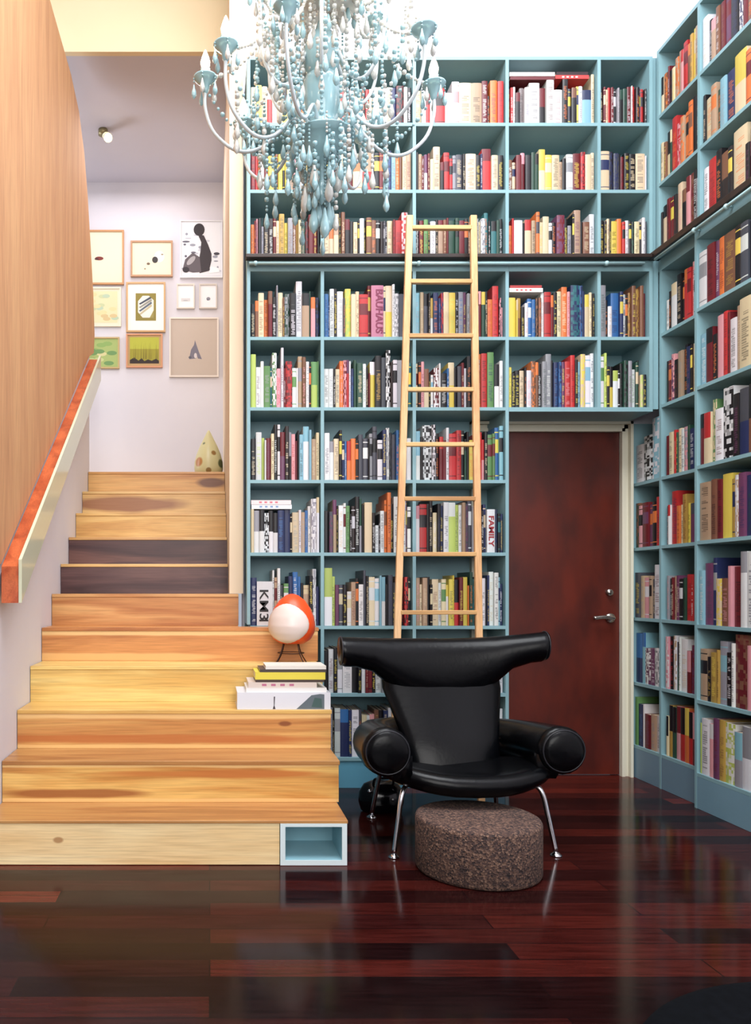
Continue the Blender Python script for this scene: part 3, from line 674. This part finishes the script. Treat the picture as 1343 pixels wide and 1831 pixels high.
# seat cushion: rounded D shape, domed
def cushion(zb,zt,rx,ryf,ryb,cy,p=2.6,n=40,k=8):
    mb=MB(); rings=[]
    for i in range(k+1):
        a=-PI/2+PI*i/k; s=.80+.20*math.cos(a)**.7 if math.cos(a)>0 else .80; z=(zb+zt)/2+(zt-zb)/2*math.sin(a)
        rr=[]
        for j in range(n):
            th=2*PI*j/n; c,sn=math.cos(th),math.sin(th)
            ry=ryf if sn<0 else ryb
            x=math.copysign(abs(c)**(2/p),c)*rx*s; y=math.copysign(abs(sn)**(2/p),sn)*ry*s
            dz=-.012*(abs(y)/ryf)**3*(1 if y<0 else 0)-.13*(y+.30)+.085*(abs(x)/rx)**2.3
            rr.append(Vector(W_((x,cy+y,z+dz))))
        rings.append(rr)
    mb.rings(rings); return mb
cushion(.258,.350,.40,.36,.26,-.02).build('seat_cushion',M['leather'],ch)
# backrest: tapered padded panel, leaning back
def loft(secs, n=24, p=2.8):
    mb=MB(); rings=[]
    for (cx,cy,cz,rx,ry) in secs:
        rings.append([Vector(W_((cx+math.copysign(abs(math.cos(2*PI*k/n))**(2/p),math.cos(2*PI*k/n))*rx, cy+math.copysign(abs(math.sin(2*PI*k/n))**(2/p),math.sin(2*PI*k/n))*ry, cz))) for k in range(n)])
    mb.rings(rings); return mb
loft([(0,-.06,.285,.18,.045),(0,-.04,.315,.20,.065),(0,.03,.44,.218,.068),(-.005,.075,.54,.245,.062),(-.01,.12,.64,.272,.058),(-.01,.155,.73,.27,.056),(-.01,.18,.80,.24,.05)]).build('backrest',M['leather'],ch)
# headrest: horn roll, wide and low in the middle
secs=[]; xs=[-.475,-.468,-.45,-.40,-.32,-.24,-.16,-.08,0,.08,.16,.24,.32,.40,.445,.465,.472]
rings=[]
for i,x in enumerate(xs):
    a=abs(x)/.475; mid=max(0,1-(abs(x+.0)/.34)**2)
    zt=.866+(.022 if x>0 else .006)*a**2*1.6 ; rz=.068+.082*mid
    if i in (0,len(xs)-1): rz*=.80
    if i in (1,len(xs)-2): rz*=.93
    zc=zt-rz
    ry=min(rz,.070+.008*mid); cy=.10+.045*(1-a**2)
    ring=[]
    for k in range(24):
        th=2*PI*k/24
        yy=math.cos(th)*ry; zz=math.sin(th)*rz
        if mid>0: yy-= .02*mid*max(0,-math.sin(th))
        ring.append(Vector(W_((x-.008,cy+yy,zc+zz))))
    rings.append(ring)
mb=MB(); mb.rings(rings); mb.build('headrest',M['leather'],ch)
for s in (0,-1):
    r=rings[1 if s==0 else -2]; mb=MB(); mb.tube([Vector(p)+(Vector(p)-sum(r,Vector())/24)*.02 for p in r]+[Vector(r[0])+(Vector(r[0])-sum(r,Vector())/24)*.02],.003,6,cap=False); mb.build('piping',M['pipe'],ch)
# legs
for sx,pts_,fy in ((-1,[(-.235,-.20,.285),(-.262,-.235,.278),(-.285,-.258,.245),(-.30,-.27,.16),(-.325,-.29,.012)],0),(1,[(.235,-.20,.285),(.275,-.225,.280),(.300,-.243,.250),(.318,-.255,.16),(.345,-.27,.012)],0),
                   (-1,[(-.20,.12,.285),(-.25,.18,.27),(-.27,.22,.22),(-.30,.27,.012)],0),(1,[(.20,.12,.285),(.25,.18,.27),(.27,.22,.22),(.30,.27,.012)],0)):
    lg=MB(); lg.tube(smooth([W_(p) for p in pts_],5),.0105,12); lgo=lg.build('leg',M['chrome'],ch)
    e=W_(pts_[-1]); fo=MB(); fo.lathe([(.001,0),(.022,0),(.024,.003),(.014,.010),(.011,.014)],(e[0],e[1],.0005),20); fo.build('foot_disc',M['chrome'],lgo)
# ---- cork stool
ck=MB(); rr=.236; pr=[(.001,0),(rr-.012,0),(rr-.004,.004),(rr,.014),(rr,.196),(rr-.004,.206),(rr-.014,.211),(.001,.213)]
tag(ck.lathe(pr,(0,0,0),64,cap=False).build('cork_stool',M['cork']),'low round speckled brown cork stool on the floor before the armchair','stool').location=(1.045,3.055,.0005)
# ---- small glossy black bag behind the chair
bg=empty('bag',(.86,3.86,0),'small glossy black bag slumped on the floor behind the armchair','bag')
m_=MB(); rs=[]
for i,(z,rx,ry) in enumerate([(.001,.085,.05),(.008,.10,.065),(.05,.112,.075),(.10,.108,.07),(.135,.085,.05),(.15,.05,.03),(.153,.005,.004)]):
    rs.append([Vector((.845+rx*math.cos(2*PI*k/24),3.86+ry*math.sin(2*PI*k/24),z)) for k in range(24)])
m_.rings(rs); m_.build('body',mat('patent_black',(9,10,14),.15),bg)
MB().tube(smooth([(.80,3.82,.13),(.80,3.80,.17),(.845,3.795,.178),(.89,3.80,.17),(.89,3.82,.13)],4),.006,8).build('handle',M['black'],bg)
MB().ball((.775,3.795,.115),.010,12).build('clasp',M['chrome'],bg)
MB().ball((.885,3.79,.075),.007,12).build('clasp',M['chrome'],bg)
# ---- dark round rug
tag(MB().lathe([(.001,0),(.68,0),(.685,.006),(.68,.014),(.66,.018),(.001,.018)],(0,0,0),96,cap=False).build('rug',mottled('navy_black_wool',(7,10,15),(4,6,10),40,1.0,bump=.3,spec=.1)),'plain round blue-black rug on the dark plank floor','rug').location=(1.57,1.475,.0006)
# ================================================================== EGG LAMP
lx,ly,lz=.418,4.018,4*R
lm=empty('table_lamp',(lx,ly,lz),'orange egg-shaped lamp with white front panel on thin wire legs, on the stairs','lamp')
prof=[(.001,0),(.06,.004),(.095,.025),(.114,.06),(.119,.095),(.112,.14),(.094,.185),(.066,.225),(.034,.250),(.012,.258),(.001,.259)]
sh_=MB(); sh_.lathe(prof,(lx+.006,ly+.012,lz+.100),40,cap=False); sh_.build('shade',mat('orange_plastic',(240,84,34),.35),lm)
# white front panel: bulging shell set into the orange body towards the viewer
a0=math.radians(243); mb=MB(); rings=[]
prof2=[(r*1.02,z*.86+.004) for r,z in prof]
import bisect
def rad_at(z):
    for (r0,z0),(r1_,z1_) in zip(prof,prof[1:]):
        if z0<=z<=z1_: return r0+(r1_-r0)*(z-z0)/(z1_-z0+1e-9)
    return .001
K=14; Jn=28
for i in range(K+1):
    s=i/K; ring=[]
    for j in range(Jn):
        th=2*PI*j/Jn; da=s*1.22*math.cos(th); zz=.108+s*.104*math.sin(th)
        r=(rad_at(zz)+.005+.004*(1-s**2)) if s<.999 else rad_at(zz)-.003
        ang=a0+da
        ring.append(Vector((lx+.006+r*math.cos(ang),ly+.012+r*math.sin(ang),lz+.100+zz)))
    rings.append(ring)
mb.rings(rings,cap=False); mb.build('diffuser',mat('white_acrylic',(232,214,206),.3),lm)
for k in range(4):
    a=math.radians(35+90*k); MB().tube(smooth([(lx+.05*math.cos(a),ly+.012+.05*math.sin(a),lz+.108),(lx+.07*math.cos(a),ly+.012+.07*math.sin(a),lz+.05),(lx+.105*math.cos(a),ly+.012+.105*math.sin(a),lz+.002)],3),.0028,6).build('leg',M['wire'],lm)
MB().tube([(lx+.068*math.cos(2*PI*k/24),ly+.012+.068*math.sin(2*PI*k/24),lz+.055) for k in range(25)],.0022,6,cap=False).build('wire_ring',M['wire'],lm)
# ================================================================== VASE
def spots():
    m=mat('spotted_glaze',(214,204,150),.35); tc=N(m,'ShaderNodeTexCoord'); out=None
    base=(*lin((216,208,158)),1)
    for (x,y,z,r,c) in ((-.07,-.07,.10,.038,(186,126,66)),(.035,-.075,.165,.022,(150,112,60)),(.085,-.05,.09,.036,(92,100,62)),(.0,-.10,.035,.022,(148,120,70)),(-.03,-.04,.24,.016,(120,130,100))):
        d=N(m,'ShaderNodeVectorMath',operation='DISTANCE'); d.inputs[1].default_value=(x,y,z); L(m,tc.outputs['Object'],d.inputs[0])
        mr=N(m,'ShaderNodeMapRange'); mr.inputs['From Min'].default_value=r*.8; mr.inputs['From Max'].default_value=r*1.1; mr.inputs['To Min'].default_value=1; mr.inputs['To Max'].default_value=0; L(m,d.outputs['Value'],mr.inputs[0])
        mx=N(m,'ShaderNodeMix',data_type='RGBA'); L(m,mr.outputs[0],mx.inputs['Factor'])
        if out is None: mx.inputs[6].default_value=base
        else: L(m,out,mx.inputs[6])
        mx.inputs[7].default_value=(*lin(c),1); out=mx.outputs[2]
    L(m,out,bsdf(m).inputs['Base Color']); return m
v_=MB().lathe([(.001,0),(.085,0),(.100,.012),(.110,.06),(.108,.11),(.092,.17),(.068,.23),(.04,.285),(.018,.33),(.006,.352),(.001,.354)],(0,0,0),40,cap=False).build('vase',spots())
v_.location=(-.008,5.98,1.956); tag(v_,'cream teardrop ceramic vase with brown and green spots, at the head of the stairs','vase')
# ================================================================== CEILING SPOT
sp=empty('spotlight',(-.77,5.80,4.5),'small brass spotlight on the grey ceiling above the stairs','spotlight')
MB().tube([(-.79,5.80,4.499),(-.79,5.80,4.46)],.035,18).build('mount',mat('aged_brass',(150,140,104),.4,.5),sp)
MB().tube([(-.785,5.80,4.46),(-.76,5.74,4.42),(-.735,5.66,4.36)],[.018,.026,.034],16).build('head',mat('aged_brass_2',(168,156,116),.4,.4),sp)
lens=MB().tube([(-.735,5.66,4.36),(-.733,5.655,4.355)],.030,16); 
ml=mat('lit_lens',(255,240,200),.4); bsdf(ml).inputs['Emission Color'].default_value=(1,.9,.65,1); bsdf(ml).inputs['Emission Strength'].default_value=6; lens.build('lit_lens',ml,sp)
# ================================================================== PICTURES
YP=6.548
def picture(u0,v0,u1,v1,fc,fw,matc,inner,draw,label,depth=.022):
    a=at(u0,v1,YP); b=at(u1,v0,YP); W=b.x-a.x; Hh=b.z-a.z
    e=empty('framed_picture',(a.x+W/2,YP,a.z),label,'picture','framed pictures on the landing wall')
    fm=MB(); y0,y1=YP-depth,YP-.0008
    fm.box(a.x,a.x+fw,y0,y1,a.z,b.z); fm.box(b.x-fw,b.x,y0,y1,a.z,b.z); fm.box(a.x+fw,b.x-fw,y0,y1,a.z,a.z+fw); fm.box(a.x+fw,b.x-fw,y0,y1,b.z-fw,b.z)
    fm.build('frame',mat('frame_paint',fc,.45),e)
    MB().box(a.x+fw,b.x-fw,y0+.008,y1,a.z+fw,b.z-fw,0,lin(matc)).build('mat_board' if inner else 'backing',M['print'],e)
    pm=MB(); y=y0+.0072
    def Q(poly,c,k=0): pm.add([(a.x+W*p[0],y-.0003*k-.00004*len(pm.f),a.z+Hh*p[1]) for p in poly],[tuple(range(len(poly)))],0,lin(c))
    def E(cx,cy,rx,ry,c,k=0,rot=0): Q([(cx+math.cos(t)*rx*math.cos(rot)-math.sin(t)*ry*math.sin(rot),cy+math.cos(t)*rx*math.sin(rot)+math.sin(t)*ry*math.cos(rot)) for t in [2*PI*i/18 for i in range(18)]],c,k)
    draw(Q,E); 
    if pm.f: pm.build('print',M['print'],e,fix=False)
def rect(x0,y0,x1,y1): return [(x0,y0),(x1,y0),(x1,y1),(x0,y1)]
def p1(Q,E): E(.42,.48,.10,.035,(120,40,34),1); E(.36,.47,.05,.02,(70,24,24),2)
picture(146,413,222,510,(196,142,92),.014,(240,228,198),False,p1,'cream picture with one dark red spot in a thin wood frame, landing wall')
def p2(Q,E): E(.58,.47,.07,.09,(46,40,40),1); E(.42,.36,.04,.035,(110,90,70),1); E(.68,.56,.12,.16,(250,246,236),0); E(.34,.22,.02,.02,(150,130,100),1); E(.75,.62,.03,.02,(150,130,100),1)
picture(234,432,309,496,(186,140,104),.014,(242,230,200),False,p2,'cream picture with small black ink spots in a landscape wood frame, landing wall')
def p3(Q,E):
    Q(rect(.04,.04,.96,.96),(232,234,240),0)
    for i in range(26):
        random.seed(i*3+1); E(random.uniform(.08,.92),random.uniform(.08,.8),random.uniform(.02,.09),random.uniform(.01,.025),random.choice(((150,154,168),(196,200,212),(96,96,112))),1)
    E(.45,.84,.13,.11,(38,32,36),3); Q([(.42,.76),(.56,.74),(.66,.58),(.74,.42),(.74,.30),(.68,.12),(.46,.08),(.44,.30),(.48,.46),(.50,.62)],(48,40,46),2)
    Q([(.06,.14),(.30,.09),(.50,.10),(.46,.36),(.30,.44),(.12,.32)],(92,84,90),2); E(.26,.30,.12,.05,(170,166,170),3,.6); E(.14,.14,.08,.05,(40,34,40),3); Q([(.68,.08),(.93,.10),(.90,.17),(.72,.20)],(246,246,250),3); E(.86,.42,.07,.025,(60,56,66),2)
picture(322,396,398,498,(236,236,240),.008,(228,230,238),False,p3,'black-and-white photograph of a dark seated figure, upper end of the landing wall')
def p4(Q,E):
    Q(rect(.1,.1,.9,.9),(226,220,176),0)
    for i in range(16): random.seed(i+40); E(random.uniform(.2,.85),random.uniform(.18,.85),.10,.05,random.choice(((200,206,160),(234,214,160),(214,190,140),(186,204,176))),1)
picture(150,515,217,585,(238,228,206),.012,(236,226,200),False,p4,'pale yellow-green blotchy picture in a white frame, under the red spot picture')
def p5(Q,E):
    Q(rect(.24,.23,.76,.78),(142,128,52),0); Q(rect(.30,.29,.70,.73),(240,236,226),1)
    for k,c in enumerate(((196,186,150),(90,104,120),(150,150,140),(60,72,90))):
        Q([(.32,.36+k*.07),(.36,.34+k*.07),(.66,.52+k*.055),(.64,.56+k*.055)],c,2)
    Q([(.30,.29),(.42,.29),(.30,.40)],(142,128,52),3); Q([(.70,.29),(.70,.44),(.60,.29)],(160,148,80),3); Q([(.30,.73),(.30,.62),(.42,.73)],(142,128,52),3); Q([(.58,.73),(.70,.73),(.70,.64)],(142,128,52),3)
picture(226,506,296,595,(206,164,112),.014,(252,246,240),True,p5,'picture with white mat and olive-bordered diagonal stripes, in a wood frame')
def p6(Q,E): Q(rect(.25,.30,.75,.42),(214,212,214),1); E(.5,.33,.14,.02,(180,178,184),2)
picture(316,509,348,553,(226,216,204),.010,(246,244,246),False,p6,'tiny white framed picture with a faint grey line, beside its twin')
def p7(Q,E): E(.52,.40,.11,.07,(140,140,152),1); E(.48,.36,.05,.03,(110,112,126),2)
picture(356,509,388,553,(214,204,194),.010,(246,244,248),False,p7,'tiny white framed picture with one grey smudge, near the partition')
def p8(Q,E):
    Q(rect(.06,.06,.94,.94),(166,184,110),0)
    for i in range(14): random.seed(i+80); E(random.uniform(.15,.85),random.uniform(.15,.85),.14,.07,random.choice(((140,172,96),(196,204,140),(110,150,90),(214,206,150))),1)
    E(.30,.14,.14,.04,(50,60,34),2)
picture(150,604,214,660,(196,168,116),.012,(176,190,120),False,p8,'bright green leafy picture in a thin wood frame beside the handrail top')
def p9(Q,E):
    Q(rect(.1,.12,.9,.90),(160,152,42),0); Q(rect(.1,.55,.9,.90),(184,186,60),1); Q([(.1,.12),(.9,.12),(.9,.20),(.82,.26),(.7,.20),(.6,.24),(.5,.19),(.42,.28),(.34,.20),(.22,.30),(.1,.22)],(34,16,12),2)
    for i in range(22): random.seed(i+9); x=random.uniform(.12,.88); Q([(x,.25),(x+.01,.25),(x+.012,random.uniform(.5,.85))],(124,112,30),2)
picture(226,598,291,658,(214,150,110),.012,(196,160,110),False,p9,'yellow-green landscape picture with a black lower edge, below the striped one')
def p10(Q,E):
    Q(rect(.05,.04,.95,.96),(200,184,170),0); Q([(.40,.30),(.44,.46),(.50,.54),(.52,.62),(.55,.54),(.60,.42),(.66,.30),(.58,.31),(.56,.36),(.54,.31)],(120,116,130),1); E(.53,.36,.03,.045,(214,206,206),2); E(.42,.33,.03,.02,(90,90,104),2)
picture(303,569,391,675,(238,226,214),.012,(206,190,178),False,p10,'large beige picture with a small grey figure in a white frame, lowest on the wall')
# ================================================================== CHANDELIER
cc=Vector((.404,2.83,0))
cd=empty('chandelier',(cc.x,cc.y,2.35),'large pale blue glass chandelier with candle bulbs, beads and crystal drops','chandelier')
def zc(v): return H+(V0-v)*2.83/F
GT,GC=M['glass_teal'],M['glass_clear']
MB().tube([(cc.x,cc.y,2.66),(cc.x,cc.y,ZC-.06)],.013,12).build('stem',M['arm'],cd)
MB().lathe([(.001,0),(.07,0),(.065,-.03),(.02,-.055),(.001,-.056)],(cc.x,cc.y,ZC-.001),24,cap=False).build('canopy',M['arm'],cd)
MB().lathe([(.012,-.10),(.045,-.085),(.062,-.05),(.066,0),(.060,.04),(.045,.07),(.025,.085),(.014,.12)],(cc.x,cc.y,zc(100)),32,cap=False).build('upper_vase',GT,cd)
MB().lathe([(.014,.17),(.030,.15),(.060,.13),(.068,.10),(.066,.04),(.058,-.02),(.05,-.045),(.080,-.065),(.118,-.085),(.122,-.092),(.09,-.10),(.07,-.13),(.045,-.155),(.02,-.17),(.012,-.20)],(cc.x,cc.y,zc(205)),36,cap=False).build('lower_bowl',GT,cd)
MB().lathe([(.014,0),(.04,.015),(.09,.03),(.16,.052),(.165,.058),(.10,.045),(.04,.06),(.014,.09)],(cc.x,cc.y,zc(20)),36,cap=False).build('crown_dish',GC,cd)
MB().lathe([(.013,0),(.03,.02),(.05,.07),(.03,.13),(.013,.16)],(cc.x,cc.y,3.42),24,cap=False).build('top_knop',GT,cd)
rnd=random.Random(11)
arms=[(183,.42,0),(205,.385,.02),(137,.37,0),(246,.40,0),(318,.40,0),(2,.41,0),(58,.40,0),(95,.38,.01)]
arms2=[(20,.23,.16),(80,.24,.16),(140,.23,.16),(200,.24,.16),(262,.23,.16),(325,.24,.16)]
hub=Vector((cc.x,cc.y,zc(240)))
tips=[]
def pend(mb,p,L_,s,clear=False):
    """chain of small beads then a facetted drop, hanging from p"""
    z=p.z; q=0
    while z>p.z-L_:
        mb.ball((p.x,p.y,z),.0045*s,6); z-=.012*s
    return Vector((p.x,p.y,z))
def drop(p,s,m_,name='crystal_drop'):
    MB().lathe([(.0005,0),(.004*s,-.006*s),(.006*s,-.02*s),(.013*s,-.045*s),(.015*s,-.06*s),(.011*s,-.074*s),(.0005,-.086*s)],p,7,cap=False).build(name,m_,cd)
nd=0; stuffb=MB(); stuffc=MB()
for tier,lst in ((0,arms),(1,arms2)):
    for ang,R_,dz in lst:
        a=math.radians(ang); dx,dy=math.cos(a),math.sin(a)
        zt_=zc(150)+dz+(.0 if tier==0 else .12)
        h0=hub if tier==0 else Vector((cc.x,cc.y,zc(110)))
        def P(r,z): return Vector((cc.x+dx*r,cc.y+dy*r,z))
        low=zc(272) if tier==0 else zc(165)
        pth=smooth([P(.03,h0.z),P(R_*.25,h0.z+.05 if tier==0 else h0.z+.02),P(R_*.5,low+.015),P(R_*.72,low-.005),P(R_*.92,low+.055),P(R_,low+.14),P(R_,zt_-.03)],5)
        ao=MB().tube(pth,.0065,8).build('arm',M['arm'],cd)
        t=P(R_,zt_)
        cu=MB(); cu.lathe([(.006,-.05),(.012,-.04),(.016,-.02),(.03,-.008),(.041,.004),(.043,.008),(.036,.010),(.018,.012),(.016,.034),(.018,.038),(.001,.038)],t,22,cap=False)
        sc_=1.0 if tier==0 else .8
        cuo=cu.build('candle_cup',GT if tier==0 or ang%3 else GC,ao)
        bl_=MB(); bl_.lathe([(.001,.036),(.010,.038),(.016,.052),(.017,.064),(.012,.082),(.006,.098),(.001,.108)],t,14,cap=False); bl_.build('candle_bulb',M['bulb'],ao)
        tips.append((t,tier))
        # drops round the cup
        nn=5 if tier==0 else 4
        for k in range(nn):
            b=a+2*PI*k/nn; p=Vector((t.x+.041*math.cos(b),t.y+.041*math.sin(b),t.z+.002))
            e=pend(stuffb,p,.012,.8); 
            if nd<86: drop(e,.62,GC if k%2 else GT); nd+=1
        # bead swags: crown dish to cup, and cup to hub
        for (A_,B_,sag,mm) in ((Vector((cc.x+dx*.14,cc.y+dy*.14,zc(14))),t+Vector((0,0,.01)),.07,GC),(t+Vector((0,0,-.03)),Vector((cc.x+dx*.115,cc.y+dy*.115,zc(236))),.10 if tier==0 else .04,GT)):
            sw=MB(); nb_=20
            for k in range(nb_+1):
                s=k/nb_; p=A_.lerp(B_,s); p.z-=sag*4*s*(1-s); sw.ball(p,.0062 if k%4 else .0095,6)
            sw.build('bead_swag',mm,cd)
# crown drops hanging from the top dish and lower bowl rims
for (rad_,zz,n_,lmin,lmax,s0) in ((.16,zc(10),12,.02,.08,.8),(.118,zc(236),12,.02,.10,.9),(.06,zc(262),7,.05,.16,1.15),(.03,zc(280),4,.12,.2,1.3)):
    for k in range(n_):
        a=2*PI*k/n_+rad_*9; p=Vector((cc.x+rad_*math.cos(a),cc.y+rad_*math.sin(a),zz)); L_=rnd.uniform(lmin,lmax)
        e=pend(stuffb if rnd.random()<.6 else stuffc,p,L_,1.1)
        if nd<100: drop(e,s0,GT if rnd.random()<.6 else GC); nd+=1
# loose curtain of bead strings between the tiers and under the bowl: nobody could count these
for k in range(210):
    a=rnd.uniform(0,2*PI); r_=rnd.choice((.05,.10,.15,.20,.26,.30))*rnd.uniform(.85,1.15)
    z0=rnd.uniform(zc(215),zc(-60)) if k<165 else rnd.uniform(zc(300),zc(240))
    if k>=165: r_=min(r_,.23)
    p=Vector((cc.x+r_*math.cos(a),cc.y+r_*math.sin(a),z0)); m2=stuffb if rnd.random()<(.2 if z0>zc(130) else .75) else stuffc
    n_=rnd.randint(3,9); z=z0
    for i in range(n_): 
        rb=rnd.choice((.005,.006,.0075,.010)); m2.ball((p.x,p.y,z),rb,7); z-=rb*2.6
    m2.lathe([(.0005,0),(.004,-.006),(.010,-.032),(.012,-.042),(.008,-.055),(.0005,-.062)],(p.x,p.y,z+.004),6,cap=False)
for k in range(14):
    a=2*PI*k/14; p0=Vector((cc.x+.02*math.cos(a),cc.y+.02*math.sin(a),3.40)); p1_=Vector((cc.x+.16*math.cos(a),cc.y+.16*math.sin(a),zc(12)))
    for i in range(30):
        s=i/29; p=p0.lerp(p1_,s); p.z-=.05*math.sin(PI*s); stuffc.ball(p,.007,6)
tag(stuffb.build('teal_beads',GT,cd),kind='stuff'); tag(stuffc.build('clear_beads',GC,cd),kind='stuff')
# finial
MB().lathe([(.012,0),(.02,-.02),(.012,-.05),(.008,-.09),(.020,-.12),(.024,-.145),(.014,-.17),(.001,-.185)],(cc.x,cc.y,zc(275)),16,cap=False).build('finial',GT,cd)
# ================================================================== CAMERA, LIGHT
cam=bpy.data.cameras.new('camera'); co=bpy.data.objects.new('camera',cam); COL.objects.link(co)
co.location=(0,0,H); co.rotation_euler=(PI/2,0,0); cam.sensor_fit='VERTICAL'; cam.sensor_height=24; cam.sensor_width=24*1343/1831; cam.lens=24*F/1831
cam.shift_x=(671.5-U0)/1831; cam.shift_y=(V0-915.5)/1831; cam.clip_start=.05; SC.camera=co
def area(name,loc,rot,sx,sy,power,col):
    l=bpy.data.lights.new(name,'AREA'); l.shape='RECTANGLE'; l.size=sx; l.size_y=sy; l.energy=power; l.color=col
    o=bpy.data.objects.new(name,l); COL.objects.link(o); o.location=loc; o.rotation_euler=rot; return o
area('window_daylight',(.15,-3.42,3.1),(PI/2-.15,0,0),3.9,3.4,190,(1.0,.97,.94))
area('skylight_daylight',(.7,2.0,5.25),(0,0,0),3.0,2.6,230,(.94,.97,1.0))
area('landing_fill',(-.6,5.9,4.42),(0,0,0),1.0,.8,8,(1.0,.96,.97))  # added soft fill over the landing; the only modelled fitting is the brass spotlight
area('stair_hall_light',(-1.6,3.9,5.2),(0,math.radians(-20),0),1.2,1.6,14,(1.0,.86,.7))
area('landing_window_daylight',(-3.1,5.75,2.9),(0,math.radians(-100),0),1.6,1.2,40,(.93,.95,1.0))  # added cool fill to lift the soffit and picture wall; no window stands here
pl=bpy.data.lights.new('spot_lamp','SPOT'); pl.energy=3; pl.spot_size=1.3; pl.spot_blend=.6; pl.color=(1,.88,.66); pl.shadow_soft_size=.04
po=bpy.data.objects.new('spot_lamp',pl); COL.objects.link(po); po.location=(-.73,5.64,4.34); po.rotation_euler=(math.radians(38),0,math.radians(0))
w=bpy.data.worlds.new('world'); SC.world=w; w.use_nodes=True; w.node_tree.nodes['Background'].inputs[0].default_value=(.8,.86,1,1); w.node_tree.nodes['Background'].inputs[1].default_value=.4
vs_=SC.view_settings; vs_.view_transform='Standard'; vs_.look='None'; vs_.exposure=0.42; vs_.gamma=1; vs_.use_curve_mapping=False
SC.cycles.max_bounces=8; SC.cycles.diffuse_bounces=2; SC.cycles.caustics_reflective=False; SC.cycles.caustics_refractive=False; SC.cycles.sample_clamp_indirect=6
